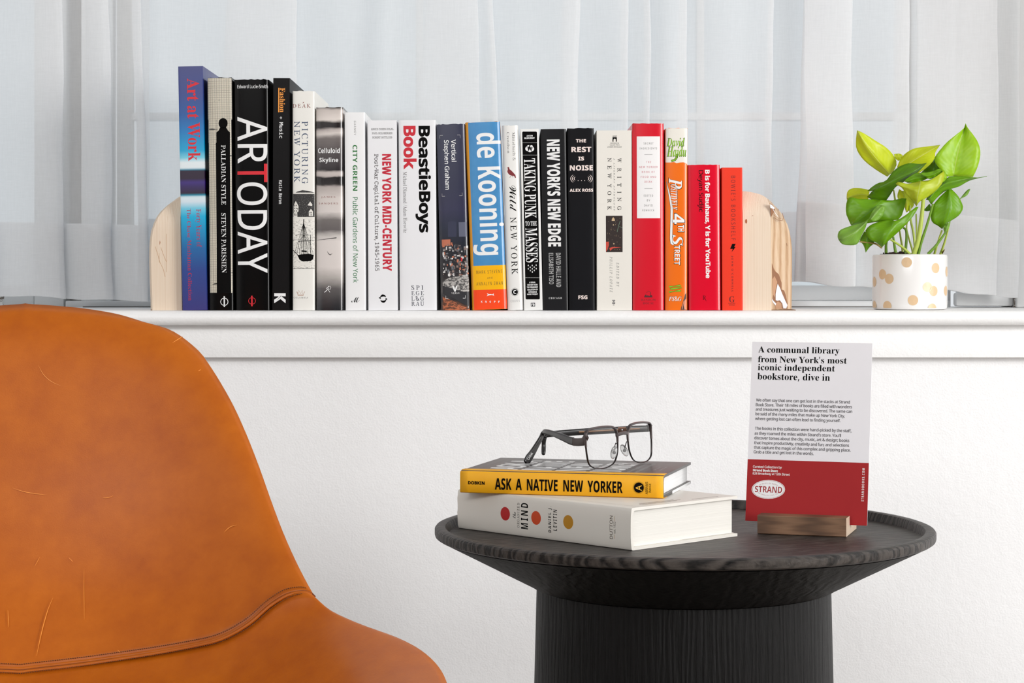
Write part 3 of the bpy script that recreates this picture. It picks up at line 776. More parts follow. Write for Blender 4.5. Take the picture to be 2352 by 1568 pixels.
# --- 13 punk
b = stand(1203.6, 1245.5, 1194.3, 1238.5, 296, jacket('white_paperback', C(238, 238, 236), .35, .2), 'white book with a long black rounded spine panel and white woodtype title', .19, r=.0012, npow=6, inset=.0008)
P(b, 'black_panel', K_, b.root, [('p', [(1199.4, 304), (1201, 302), (1231.8, 302), (1233.4, 304), (1240, 685.6), (1238.5, 687.3), (1208.8, 687.3), (1207.3, 685.6)])], Z0, 1)
dots = [('e', 1312 + i * 11, 442, 3, 3) for i in range(20)] + [('e', 1312 + i * 11, 628, 3, 3) for i in range(20)]
P(b, 'title', WH, b.root, [('t', 'JACOB', 'bb', 1368, 328, 1462, 353, 'h'), ('t', 'McMURRAY', 'bb', 1335, 362, 1492, 385, 'h'), ('e', 1382, 532, 32, 36), ('e', 1398, 508, 26, 30), ('e', 1440, 508, 26, 30), ('e', 1452, 535, 30, 34), ('e', 1418, 556, 30, 28)] + dots, Z5, 2)
P(b, 'title', K_, b.root, [('p', [(1408, 485), (1428, 480), (1420, 510), (1430, 512), (1408, 548), (1412, 520), (1402, 518)])], Z5, 3)
P(b, 'title', WH, b.root, [('t', 'TAKING PUNK', 'sb', 1202.8, 364, 1232.5, 500.7, 'd')], Z0, 2)
its = [('t', 'TO THE', 'sb', 1295, 175, 1462, 240, 'h'), ('t', 'MASSES', 'sb', 1294, 275, 1478, 765, 'd')]
for i, (x, y) in enumerate(((1338, 812), (1395, 812), (1452, 808), (1366, 838), (1424, 836), (1338, 860), (1396, 860), (1453, 858), (1368, 886), (1425, 884), (1397, 906))):
    its.append(('p', [(x, y - 16), (x + 8, y), (x + 8, y + 6), (x, y + 12), (x - 8, y + 6), (x - 8, y)]))
its += [('e', 1300 + i * 10.5, 988, 3, 3) for i in range(20)]
for s_, y0, y1, x0, x1 in (('A VISUAL', 1045, 1065, 1352, 1442), ('HISTORY FROM', 1080, 1100, 1325, 1472), ('THE PERMANENT', 1115, 1135, 1318, 1478), ('COLLECTION OF', 1150, 1170, 1325, 1475), ('EXPERIENCE', 1184, 1203, 1342, 1462), ('MUSIC PROJECT', 1217, 1238, 1323, 1478)):
    its.append(('t', s_, 'bb', x0, y0, x1, y1, 'h'))
P(b, 'title', WH, b.root, its, Z6, 2)
P(b, 'publisher_mark', K_, b.root, [('r', 1375, 1350, 1437, 1402)], Z6, 1)
P(b, 'publisher_mark', WH, b.root, [('t', 'FB', 'bb', 1383, 1360, 1430, 1393, 'h')], Z6, 2)
# --- 14 new edge
b = stand(1247.3, 1305, 1241.8, 1300.5, 296, jacket('charcoal_jacket', C(30, 30, 32), .35, .3), 'charcoal book with tall narrow white capital title and two grey author lines', .19, r=.003, npow=3.5, inset=.001)
P(b, 'title', WH, b.root, [('t', "NEW YORK'S NEW EDGE", 'bb', 1255.5, 320.5, 1288.9, 565.8, 'd')], Z0)
P(b, 'author_name', LG, b.root, [('t', 'DAVID HALLE AND', 'b', 1735, 632, 1812, 1122, 'd'), ('t', 'ELISABETH TISO', 'b', 1632, 632, 1705, 1082, 'd')], Z6)
P(b, 'publisher_mark', WH, b.root, [('t', 'CHICAGO', 'sbw', 1635, 1270, 1820, 1293, 'h')], Z6)
# --- 15 noise
b = stand(1306.5, 1366, 1303, 1365.5, 294.5, jacket('matt_ink_black_jacket', C(16, 16, 20), .5, .1), 'matt black book with white stencil words and curved sound-wave marks', .185, r=.0035, npow=3, wave=.0012)
PKW = M('ink_pale_pink', C(238, 222, 216), .45)
its = [('t', 'THE', 'bb', 213, 390, 366, 437, 'h'), ('t', 'REST', 'bb', 145, 505, 446, 582, 'h'), ('t', 'IS', 'bb', 250, 650, 338, 708, 'h'), ('t', 'NOISE', 'bb', 122, 780, 470, 857, 'h'), ('t', 'ALEX ROSS', 'bb', 120, 1132, 474, 1177, 'h')]
for i, r_ in enumerate((42, 68, 94)):
    its.append(('arc', 236, 980, r_ + 6, r_ * .78, 128, 232, 5)); its.append(('arc', 360, 980, r_ + 6, r_ * .78, -52, 52, 5))
its += [('e', x, 1010, 6, 6) for x in (248, 298, 346)]
P(b, 'title', PKW, b.root, its, Z7)
P(b, 'publisher_mark', PKW, b.root, [('t', 'FSG', 'bb', 240, 1243, 372, 1298, 'h')], Z8)
# --- 16 writing
b = stand(1371, 1451, 1370, 1451.5, 299, jacket('aged_ivory_board', C(232, 228, 220), .5, .05), 'thick ivory paperback with spaced black serif capitals and a small night-city photo on its spine', .18, r=.0008, npow=10, inset=.0004)
P(b, 'publisher_mark', K_, b.root, [('r', 763, 360, 778, 427), ('r', 813, 360, 828, 427), ('r', 763, 360, 828, 378), ('p', [(776, 376), (815, 376), (815, 400), (808, 386), (796, 382), (784, 386), (776, 400)]), ('t', 'WSP', 'b', 763, 335, 828, 355, 'h'),
   ('t', 'WASHINGTON', 's', 730, 440, 860, 457, 'h'), ('t', 'SQUARE PRESS', 's', 722, 468, 870, 487, 'h'), ('t', 'LITERARY ANTHOLOGY', 's', 687, 496, 903, 515, 'h')], Z7)
its = []
for c, y in zip('WRITING', (705, 850, 960, 1075, 1185, 1292, 1422)): its.append(('t', c, 'ur', 835, y - 33 if c == 'W' else (y - 12 if c == 'I' else y - 28), 895, y + 33 if c == 'W' else (y + 12 if c == 'I' else y + 28), 'd'))
for c, y in zip('NEWYORK', (698, 812, 938, 1085, 1198, 1315, 1422)): its.append(('t', c, 'ur', 688, y - 28 if c != 'W' else y - 42, 747, y + 28 if c != 'W' else y + 42, 'd'))
P(b, 'title', K_, b.root, its, Z7)
P(b, 'subtitle', K2, b.root, [('t', 'A LITERARY ANTHOLOGY', 'itw', 778, 672, 803, 1465, 'd')], Z7)
P(b, 'author_name', K2, b.root, [('t', 'EDITED BY', 'itw', 790, 770, 828, 1118, 'd'), ('t', 'PHILLIP LOPATE', 'itw', 692, 685, 732, 1198, 'd'), ('r', 728, 1308, 772, 1320), ('r', 738, 1326, 762, 1338), ('r', 728, 1344, 772, 1364), ('r', 738, 1376, 760, 1386)], Z8)
P(b, 'night_photo', M('print_night', C(38, 24, 20), .4), b.root, [('r', 637, 96, 878, 620)], Z8, 1)
its = []
for _ in range(46):
    x, y = rnd.uniform(645, 865), rnd.uniform(130, 600); q = rnd.uniform(2, 4.5); its.append(('r', x, y, x + q * 1.6, y + q))
P(b, 'night_photo', M('print_window_light', C(206, 178, 140), .4), b.root, its + [('p', [(720, 170), (726, 140), (743, 116), (762, 140), (768, 170)]), ('e', 745, 228, 8, 8), ('e', 752, 500, 9, 9)], Z8, 2)
P(b, 'night_photo', M('print_window_red', C(200, 70, 54), .4), b.root, [('p', [(638, 470), (680, 470), (682, 520), (660, 580), (640, 615)]), ('p', [(685, 560), (735, 545), (860, 550), (740, 565), (700, 600)])], Z8, 2)
P(b, 'night_photo', M('print_light_green', C(96, 116, 98), .4), b.root, [('l', [(845, 170), (820, 240), (800, 330)], 8), ('l', [(875, 270), (830, 250)], 6)], Z8, 2)
# --- 17 red with label
RED = jacket('scarlet_jacket', C(214, 12, 38), .3, .4)
b = stand(1453.5, 1525, 1452.3, 1526.3, 283, RED, 'scarlet book with a tall white printed label on its spine', .18, r=.0048, npow=2.7, wave=.0012)
P(b, 'spine_label', M('label_white', C(240, 238, 238), .5), b.root, [('r', 1462.7, 313.1, 1516.6, 501)], Z0, 1)
its = [('r', 1242, 617, 1362, 621), ('r', 1242, 1127, 1362, 1131)]
for s_, x0, y0, x1, y1 in (('SECRET', 1230, 438, 1378, 468), ('INGREDIENTS', 1172, 513, 1432, 540), ('EDITED', 1233, 1220, 1372, 1250), ('BY', 1280, 1293, 1326, 1322), ('DAVID', 1240, 1367, 1365, 1397), ('REMNICK', 1212, 1442, 1390, 1470)):
    its.append(('t', s_, 'sw', x0, y0, x1, y1, 'h'))
P(b, 'title', K2, b.root, its, Z7, 2)
P(b, 'title', M('ink_rose', C(196, 60, 84), .5), b.root, [('t', s_, 'sw', x0, y0, x1, y1, 'h') for s_, x0, y0, x1, y1 in (('THE', 1268, 718, 1340, 746), ('NEW YORKER', 1163, 792, 1440, 820), ('BOOK OF', 1205, 868, 1397, 895), ('FOOD AND', 1188, 940, 1417, 968), ('DRINK', 1245, 1013, 1358, 1042))], Z7, 2)
P(b, 'publisher_mark', M('ink_maroon_black', C(80, 8, 20), .5), b.root, [('t', 'RANDOM', 'sr', 1147, 1293, 1353, 1320, 'h'), ('t', 'HOUSE', 'sr', 1172, 1342, 1328, 1370, 'h'), ('l', [(1222, 1205), (1255, 1180), (1288, 1205)], 6), ('l', [(1280, 1205), (1280, 1260)], 10), ('p', [(1188, 1272), (1192, 1250), (1215, 1225), (1225, 1250), (1240, 1240), (1262, 1252), (1300, 1235), (1310, 1272)])], Z8, 1)
# --- 18 orange with hand lettering
b = stand(1528, 1578.8, 1528.5, 1580, 294, jacket('orange_jacket', C(240, 112, 14), .3, .4), 'orange book with cream top and green and white hand lettering', .18, r=.004, npow=2.8, wave=.0012)
P(b, 'cream_band', jacket('cream_print', C(234, 230, 220), .4, .2), b.root, [('p', [(1528.5, 294.5), (1579.9, 294.5), (1579.8, 379), (1576, 374.5), (1570, 372.5), (1562, 373), (1554, 374.5), (1548, 372), (1540, 373), (1528.6, 373)])], Z0, 1)
GR = M('ink_lime', C(134, 190, 28), .45)
for mt, e, lf in ((K_, 7, 2), (GR, 0, 3)):
    P(b, 'author_name', mt, b.root, [('t', 'David', 'bi', 1582 - e, 372 - e, 1842 + e, 492 + e, 'h'), ('t', 'Hajdu', 'bi', 1586 - e, 500 - e, 1866 + e, 690 + e, 'h'), ('l', [(1735, 610), (1728, 660), (1700, 700), (1645, 718)], 20 + 2 * e)], Z7, lf)
for mt, e, lf in ((K_, 8, 1), (WH, 0, 2)):
    P(b, 'title', mt, b.root, [('t', 'P', 'bi', 245 - e, 932 - e, 445 + e, 1100 + e, 'd'), ('t', 'OSITIVELY', 'bi', 272 - e, 1030 - e, 375 + e, 1425 + e, 'd'), ('l', [(207, 985), (232, 1100), (262, 1240), (285, 1380), (287, 1424)], [2 + e, 14 + e, 24 + e, 30 + e, 34 + e])], Z9, lf)
    P(b, 'title', mt, b.root, [('t', '4', 'b', 242 - e, 58 - e, 405 + e, 195 + e, 'd'), ('t', 'TH', 'b', 322 - e, 205 - e, 398 + e, 290 + e, 'd'), ('t', 'S', 'bi', 250 - e, 330 - e, 382 + e, 470 + e, 'd'), ('t', 'TREET', 'b', 275 - e, 465 - e, 345 + e, 718 + e, 'd'),
       ('l', [(240, 10), (238, 140), (232, 380), (238, 440), (262, 458)], [28 + e, 28 + e, 28 + e, 26 + e, 18 + e]), ('t', 'FS&G', 'bi', 202 - e / 2, 1122 - e / 2, 365 + e / 2, 1182 + e / 2, 'h')], Z10, lf)
for mt, e, lf in ((K_, 6, 1), (GR, 0, 2)):
    P(b, 'pencil_drawing', mt, b.root, [('l', [(206, y + 8), (270, y), (340, y - 8), (362, y - 4)], [20 + e, 6 + e, 22 + e, 6 + e]) for y in (992, 1058)] + [('l', [(215, 1028), (240, 1026), (300, 1018), (368, 1010)], [4 + e, 20 + e, 16 + e, 10 + e])], Z10, lf)
P(b, 'figure_print', M('ink_brown_black', C(56, 40, 40), .45), b.root, [('p', [(430, 1070), (432, 1295), (355, 1295), (372, 1230), (398, 1150), (412, 1100)])], Z10, 1)
P(b, 'figure_print', M('ink_salmon', C(226, 140, 104), .45), b.root, [('p', [(428, 1150), (430, 1290), (405, 1290), (396, 1240), (408, 1170)]), ('l', [(372, 1290), (385, 1230), (398, 1180)], 9)], Z10, 2)
# --- 19 red
b = stand(1583, 1654.5, 1580.5, 1655.5, 378, jacket('cherry_jacket', C(222, 0, 40), .25, .5), 'shorter cherry red book with bold white title beside dark author name', .15, r=.004, npow=3, wave=.0006)
P(b, 'title', WH, b.root, [('t', 'B is for Bauhaus, Y is for YouTube', 'hb', 1617.5, 389.8, 1632.5, 638.6, 'd')], Z0)
P(b, 'author_name', M('ink_oxblood', C(44, 4, 8), .5, spec=.15), b.root, [('t', 'Deyan Sudjic', 'hm', 682, 812, 782, 1455, 'd')], Z9)
P(b, 'publisher_mark', M('ink_oxblood'), b.root, [('t', 'R', 'sr', 640, 1112, 682, 1165, 'h'), ('l', [(665, 1140), (678, 1175), (692, 1184)], 4)], Z10)
# --- 20 orange red
b = stand(1659, 1704.5, 1658, 1707.3, 384.3, jacket('vermilion_board', C(238, 52, 20), .42, .1), 'smallest standing book, vermilion with a dark lightning bolt on its spine, beside the right bookend', .15, r=.0012, npow=5, inset=.001)
OX = M('ink_wine', C(118, 16, 14), .5)
P(b, 'title', OX, b.root, [('t', "BOWIE'S BOOKSHELF", 'sw', 1679, 403.5, 1689.5, 551.4, 'd')], Z0)
P(b, 'bolt_mark', K_, b.root, [('p', [(1681.8, 559.6), (1690, 559.6), (1686.4, 567), (1689.6, 567), (1680.6, 578.8), (1683, 571.4), (1677, 571.4)])], Z0)
P(b, 'author_name', OX, b.root, [('t', "JOHN O'CONNELL", 'bw', 1003, 600, 1032, 1065, 'd'), ('t', 'G', 'sb', 978, 1120, 1050, 1200, 'h'), ('t', 'GALLERY', 'sb', 968, 1205, 1062, 1220, 'h'), ('t', 'BOOKS', 'sb', 980, 1225, 1053, 1241, 'h')], Z10)

# ------------------------------------------------------------------ bookends
def wood_mat(name, c1, c2, c3, sc, rough=.45, bumpd=.0002, rings=1.0, rot=(0, 0, 0)):
    k = NT(name); v = k.obj(sc, rot)
    w_ = k.n('ShaderNodeTexWave', wave_type='BANDS', bands_direction='X'); w_.inputs['Scale'].default_value = rings
    w_.inputs['Distortion'].default_value = 5; w_.inputs['Detail'].default_value = 3; w_.inputs['Detail Scale'].default_value = 1.2
    k.l(v, w_.inputs['Vector']); n = k.noise(v, 3, 5, .65)
    f = k.math('ADD', k.math('MULTIPLY', w_.outputs['Fac'], .45), k.math('MULTIPLY', n, .55))
    k.l(k.ramp(f, [(.2, c1), (.5, c2), (.85, c3)]), k.b.inputs['Base Color']); k.b.inputs['Roughness'].default_value = rough
    k.bump(f, .3, bumpd); return k.m
MAPLE = wood_mat('pale_maple', C(222, 198, 172), C(231, 211, 189), C(236, 219, 200), (330, 330, 5), .5, .00003, .5)
MAPLE2 = wood_mat('figured_maple', C(186, 146, 110), C(210, 178, 144), C(226, 200, 172), (75, 75, 16), .45, .00004, .5)
def bookend(label, side, fz, D, dep, skew):
    """side +1: right end; fz(z)-> x of arris px, x of outer px, as function of picture height"""
    ys = [711.2, 690, 640, 600, 570, 550, 530, 512, 498, 486, 476, 467, 460, 455, 451, 448, 445, 442.5, 440.5, 439, 437.5]
    rows = []
    for y in ys: rows.append((y,) + fz(y))
    x_in = rows[0][1]
    org = W(x_in, 711.2, D); org.z = .7201
    root = empty('bookend', org); tag(root, label, 'bookend', None)
    vs, fs, slots = [], [], []
    for y, xi, xa, xo, pull in rows:
        z = W(0, y, D).z - org.z
        if y == ys[0]: z = 0
        pa = lambda px, DD: (px - CX) * DD / F - org.x
        dD = D + dep * .55 * abs(skew)
        vs += [(pa(xi, D), pull, z), (pa(xa, D), pull, z), (pa(xo, dD), dep * .55 * (.35 + .65 * 1) + pull * .3, z), (pa(xo, dD) - side * .004, dep - pull * .3, z), (pa(xi, D), dep - pull * .3, z)]
    n = 5
    for j in range(len(rows) - 1):
        for i in range(n): fs.append((j * n + i, j * n + (i + 1) % n, (j + 1) * n + (i + 1) % n, (j + 1) * n + i))
    fs += [tuple(range(n)), tuple(range((len(rows) - 1) * n, len(rows) * n))]
    o = mesh('wood_block', vs, fs, MAPLE, root, 32)
    o.data.materials.append(MAPLE2)
    for p in o.data.polygons:
        if len(set(i % n for i in p.vertices) & {1, 2}) == 2 and len(set(i % n for i in p.vertices)) == 2: p.material_index = 1
    box('felt_base', min(v[0] for v in vs[:5]) + .001, max(v[0] for v in vs[:5]) - .001, .001, dep - .004, -.0002, .0008, M('brown_felt', C(120, 82, 50), .9), root)
    return root, o, org
def curve(tab):
    def f(y):
        for (ya, xa), (yb, xb) in zip(tab, tab[1:]):
            if y >= yb:
                t = (ya - y) / (ya - yb); return xa + (xb - xa) * t
        return tab[-1][1]
    return f
fa = curve([(712, 1771), (600, 1771), (512, 1770.5), (490, 1770), (468, 1768), (455, 1764.5), (451, 1760), (448, 1755), (445, 1749), (442.5, 1741), (440.5, 1733), (439, 1726), (437.5, 1716)])
fo = curve([(712, 1818), (600, 1819), (570, 1819), (550, 1817), (530, 1813.5), (512, 1808), (498, 1801), (486, 1794), (476, 1786), (467, 1778), (460, 1772), (455, 1767), (451, 1761), (448, 1755.8), (445, 1749.6), (442.5, 1741.5), (440.5, 1733.4), (439, 1726.3), (437.5, 1716.2)])
def fzr(y):
    pull = 0.0 if y > 500 else ((500 - y) / 63) ** 2 * .02
    return (1706.0, fa(y), fo(y), pull)
rb, rblock, rorg = bookend('rounded pale wood bookend with live-edge resin-filled face, right of the books', 1, fzr, 2.575, .085, 1)
# resin filled void on the outer face, drawn on that face
pA = Vector((W(1771, 0, 2.575).x - rorg.x, 0, 0)); dDr = 2.575 + .085 * .55
pB = Vector(((1818 - CX) * dDr / F - rorg.x, .085 * .55, 0)); ux = (pB - pA).normalized()
bpy.context.view_layer.update()
fR = Frame(rb.matrix_world.copy(), fx=ux, fy=(0, 0, 1), o=pA)
ZB = ZM(1660, 420, 5.058)
P(fR, 'bark_edge', M('bark_brown', C(150, 104, 74), .6), rb, [('p', [(570, 930), (590, 990), (612, 1028), (650, 1060), (680, 1150), (730, 1300), (752, 1400), (748, 1462), (682, 1462), (640, 1440), (600, 1420), (575, 1370), (590, 1250), (575, 1100)])], ZB, 3)
P(fR, 'inner_wood', M('reddish_wood', C(196, 150, 116), .5), rb, [('p', [(575, 1120), (600, 1080), (632, 1150), (610, 1250), (605, 1330), (580, 1290)]), ('p', [(610, 1462), (612, 1400), (640, 1375), (680, 1400), (685, 1462)])], ZB, 5)
P(fR, 'resin_fill', M('white_resin', C(240, 240, 244), .15), rb, [('p', [(636, 1170), (660, 1215), (690, 1290), (725, 1370), (750, 1420), (735, 1458), (700, 1455), (690, 1400), (660, 1362), (630, 1368), (612, 1360), (612, 1290), (622, 1230)]), ('p', [(570, 1340), (588, 1370), (618, 1400), (612, 1424), (590, 1400), (572, 1370)])], ZB, 7)
P(fR, 'bark_edge', M('bark_brown'), rb, [('p', [(545, 235), (575, 255), (610, 290), (600, 335), (575, 370), (560, 400), (556, 320)]), ('l', [(590, 400), (640, 430), (690, 440), (705, 400), (690, 350)], 6), ('l', [(590, 370), (650, 415), (680, 410)], 4), ('l', [(740, 700), (748, 735)], 5), ('l', [(640, 300), (650, 320)], 5)], ZB, 3)
P(fR, 'resin_fill', M('white_resin'), rb, [('p', [(545, 245), (575, 262), (603, 290), (596, 304), (570, 296), (552, 290)]), ('l', [(580, 300), (605, 345), (640, 390)], 5)], ZB, 5)
lo = curve([(712, 345), (690, 344.5), (640, 342.5), (600, 341.5), (570, 341.8), (550, 343), (530, 346), (512, 352), (498, 358), (486, 366), (476, 375), (467, 385), (460, 394), (455, 400), (451, 405), (448, 410), (445, 415), (442.5, 419.5), (440.5, 424), (439, 428), (437.5, 434)])
def fzl(y):
    pull = 0.0 if y > 520 else ((520 - y) / 83) ** 2 * .02
    x = lo(y)
    return (x, max(468.0 if False else 417.6, x + .8), max(417.6, x + 1), pull)
# left bookend: mirrored block, its inner face against the first book
def bookend_left():
    D = 2.578; org = W(380, 711.2, D); org.z = .7201
    root = empty('bookend', org); tag(root, 'rounded pale wood bookend with a small knot, left of the tall blue book', 'bookend')
    ys = [711.2, 690, 640, 600, 570, 550, 530, 512, 498, 486, 476, 467, 460, 455, 451, 448, 445]
    vs, fs = [], []
    for y in ys:
        z = W(0, y, D).z - org.z if y != ys[0] else 0
        xo = lo(y); xi = 418.0 - max(0, (711 - y)) * .0178 * .98
        pull = 0.0 if y > 520 else ((520 - y) / 75) ** 2 * .018
        X0 = (xo - CX) * D / F - org.x; X1 = (xi - CX) * D / F - org.x
        vs += [(X0 + .003, pull, z), (X1, pull, z), (X1, .085 - pull, z), (X0 + .003, .085 - pull, z), (X0, .080 - pull, z), (X0, pull + .004, z)]
    n = 6
    for j in range(len(ys) - 1):
        for i in range(n): fs.append((j * n + i, j * n + (i + 1) % n, (j + 1) * n + (i + 1) % n, (j + 1) * n + i))
    fs += [tuple(range(n)), tuple(range((len(ys) - 1) * n, len(ys) * n))]
    mesh('wood_block', vs, fs, MAPLE, root, 40)
    box('felt_base', -.019, .019, .001, .08, -.0002, .0008, M('brown_felt'), root)
    bpy.context.view_layer.update()
    f = Frame(root.matrix_world.copy())
    ZL = ZM(0, 460, 5.47)
    P(f, 'knot', M('knot_brown', C(168, 100, 60), .6), root, [('l', [(2008, 505), (2010, 530), (2004, 560)], [2, 10, 2])], ZL, 1)
    P(f, 'grain_line', M('grain_tan', C(196, 152, 112), .6), root, [('l', [(1950, 580), (1985, 690), (2010, 780), (2050, 860), (2075, 960)], 5), ('l', [(2020, 590), (2060, 700), (2090, 770)], 5), ('l', [(2090, 420), (2092, 640), (2094, 900)], 4), ('l', [(2000, 660), (2000, 780)], 4)], ZL, 1)
bookend_left()
P(Frame(rb.matrix_world.copy()), 'knot', M('knot_brown'), rb, [('e', 272, 445, 13, 26), ('l', [(340, 385), (352, 375)], 4)], ZB, 1)

# ------------------------------------------------------------------ potted plant
PD = 2.646; pc = W(2089.5, 711, PD)
plant = empty('potted_plant', (pc.x, PD, .7202))
tag(plant, 'lime and dark green leafy plant in a white ceramic pot with tan dots', 'plant')
R = .0482; HT = .0712
CER = M('white_ceramic', C(238, 236, 234), .22, 0, .5)
POT = lathe('pot', [(0, 0), (R - .005, 0), (R - .002, .0006), (R - .0006, .003), (R, .008), (R, HT - .003), (R - .0008, HT - .0006), (R - .002, HT), (R - .0034, HT - .0008), (R - .004, HT - .004), (R - .004, HT - .014), (0, HT - .014)], CER, plant, 72, closed=False)
TAN = M('tan_glaze', C(222, 190, 150), .35, 0, .3)
def pot_dot(an, zc, r=.0066):
    vs = [(0, 0, 0)]; N = 20
    pts = [(0, zc)] + [(r * math.cos(2 * math.pi * i / N) / R, zc + r * math.sin(2 * math.pi * i / N)) for i in range(N)]
    vs = []
    for a, z in pts:
        z = min(max(z, .0025), HT - .003); vs.append(((R + .00018) * math.sin(an + a), -(R + .00018) * math.cos(an + a), z))
    mesh('dot', vs, [(0, 1 + i, 1 + (i + 1) % N) for i in range(N)], TAN, POT)
ZP = ZM(1860, 260, 3.136); PPP = F / (PD - R)
for x, y in ((647, 1074), (862, 1115), (968, 1140), (492, 1160), (532, 1192), (797, 1252), (845, 1281), (956, 1280), (690, 1347), (520, 1390), (835, 1408), (449, 1215), (451, 1390)):
    px, py = ZP(x, y); s = max(min((px - 2089.5) / PPP / R / 1.0, .985), -.985)
    pot_dot(math.asin(s), (711.8 - py) / PPP)
for an in (1.9, 2.4, 3.0, 3.6, 4.2):
    pot_dot(an, .02 + .03 * abs(math.sin(an * 5)))
# soil: rough mound
SOIL = M('dark_soil', C(52, 34, 26), .95)
bm = bmesh.new(); rs = random.Random(2)
rings = [0, .008, .016, .024, .031, .038, .0436]
prev = None
for ri, r_ in enumerate(rings):
    cur = []
    nn = 1 if ri == 0 else 40
    for i in range(nn):
        a = 2 * math.pi * i / nn
        hh = HT - .006 + rs.uniform(-.0015, .003) + (.006 if (math.cos(a) < -.1 and r_ > .01 and r_ < .04) else .002) * (r_ < .042)
        cur.append(bm.verts.new((r_ * math.cos(a), r_ * math.sin(a), hh)))
    if prev:
        if len(prev) == 1:
            for i in range(nn): bm.faces.new((prev[0], cur[i], cur[(i + 1) % nn]))
        else:
            for i in range(nn): bm.faces.new((prev[i], cur[i], cur[(i + 1) % nn], prev[(i + 1) % nn]))
    prev = cur
for _ in range(160):
    a = rs.uniform(0, 6.28); r_ = rs.uniform(.005, .041)
    mm = Matrix.Translation((r_ * math.cos(a), r_ * math.sin(a), HT - .002 + rs.uniform(-.002, .003) * (1.5 if math.cos(a) < 0 and r_ < .034 else .4) - (.002 if r_ > .034 else 0))) @ Matrix.Rotation(a, 4, 'Z')
    bmesh.ops.create_icosphere(bm, subdivisions=1, radius=rs.uniform(.0008, .0024), matrix=mm)
tag(bmobj('soil', bm, SOIL, plant), kind='stuff')
def leaf_mat(name, c1, c2, vein):
    k = NT(name); uv = k.n('ShaderNodeUVMap'); sx = k.xyz(uv.outputs[0])
    u, v = sx[0], sx[1]     # u along, v across 0..1
    av = k.math('ABSOLUTE', k.math('SUBTRACT', v, .5))
    rib = k.math('LESS_THAN', av, .013)
    ph = k.math('ADD', k.math('MULTIPLY', u, 62), k.math('MULTIPLY', av, -46))
    sv = k.math('MULTIPLY', k.math('ADD', k.math('SINE', ph), 1), .5)
    n = k.noise(k.obj(), 70, 3, .6)
    base = k.mix(k.math('ADD', k.math('MULTIPLY', n, .75), k.math('MULTIPLY', sv, .10), True), c1, c2)
    col = k.mix(k.math('MULTIPLY', rib, .8), base, vein)
    k.l(col, k.b.inputs['Base Color']); k.b.inputs['Roughness'].default_value = .38
    k.bump(k.math('ADD', sv, k.math('MULTIPLY', n, .5)), .16, .0005)
    tr = k.n('ShaderNodeBsdfTranslucent'); k.l(col, tr.inputs[0]); ms = k.n('ShaderNodeMixShader', i_0=.32)
    k.l(k.b.outputs[0], ms.inputs[1]); k.l(tr.outputs[0], ms.inputs[2]); k.l(ms.outputs[0], k.out.inputs[0])
    return k.m
LIME = leaf_mat('lime_leaf', C(206, 222, 10), C(232, 238, 60), C(242, 246, 140))
MID = leaf_mat('fresh_green_leaf', C(150, 204, 10), C(194, 226, 50), C(200, 224, 110))
DARK = leaf_mat('deep_green_leaf', C(104, 164, 0), C(136, 190, 12), C(120, 178, 70))
DKR = leaf_mat('darkest_green_leaf', C(84, 138, 0), C(114, 164, 12), C(100, 150, 60))  # darkest of the leaf greens
PALE = leaf_mat('pale_underside_leaf', C(124, 176, 56), C(152, 196, 80), C(170, 200, 120))
SPEC = leaf_mat('speckled_leaf', C(186, 204, 24), C(214, 226, 60), C(206, 220, 110))
ZQ = ZM(1920, 270, 4.753)
POff = Vector(plant.location)
def leaf(mat, mid, left, right, D, tilt=0.0, fold=.004, cup=0.0, roll=0.0):
    N = 16; K = 4
    Mi, Le, Ri = resample(mid, N), resample(left, N), resample(right, N)
    vs, uv, fs = [], [], []
    for i in range(N):
        t = i / (N - 1)
        for side, E_, rg in ((-1, Le, range(K, 0, -1)), (1, Ri, range(0, K + 1))):
            for q in rg:
                c = q / K
                x = Mi[i][0] + (E_[i][0] - Mi[i][0]) * c; y = Mi[i][1] + (E_[i][1] - Mi[i][1]) * c
                dd = D + tilt * t + fold * (1 - (1 - c) ** 2) - cup * math.sin(math.pi * t) + roll * c * side + .0010 * math.sin(t * 17 + side * 2) * c
                p = W(*ZQ(x, y), dd) - POff; vs.append(p); uv.append((t, .5 + side * c * .5))
    w_ = 2 * K + 1
    for i in range(N - 1):
        for j in range(w_ - 1): fs.append((i * w_ + j, i * w_ + j + 1, (i + 1) * w_ + j + 1, (i + 1) * w_ + j))
    o = mesh('leaf', vs, fs, mat, plant, 180, uv)
    md = o.modifiers.new('thick', 'SOLIDIFY'); md.thickness = .0004
    return o
leaf(LIME, [(590, 620), (500, 520), (400, 395), (320, 285), (232, 140)], [(560, 645), (430, 565), (300, 460), (228, 350), (218, 260), (229, 140)], [(620, 600), (665, 500), (620, 400), (540, 320), (430, 250), (320, 180), (240, 140)], 2.672, -.03, .010, .004)
leaf(LIME, [(700, 580), (830, 480), (980, 390), (1138, 298)], [(668, 540), (700, 460), (760, 390), (860, 335), (1000, 315), (1138, 297)], [(800, 650), (930, 590), (1030, 510), (1080, 440), (1085, 380), (1139, 300)], 2.660, -.02, .007, .003)
leaf(MID, [(1282, 640), (1292, 560), (1320, 430), (1355, 290), (1390, 170), (1416, 64)], [(1215, 645), (1110, 530), (1072, 460), (1100, 400), (1200, 280), (1320, 180), (1395, 118), (1415, 64)], [(1495, 648), (1550, 530), (1577, 390), (1555, 280), (1500, 190), (1440, 112), (1417, 64)], 2.665, .01, -.008, .006)
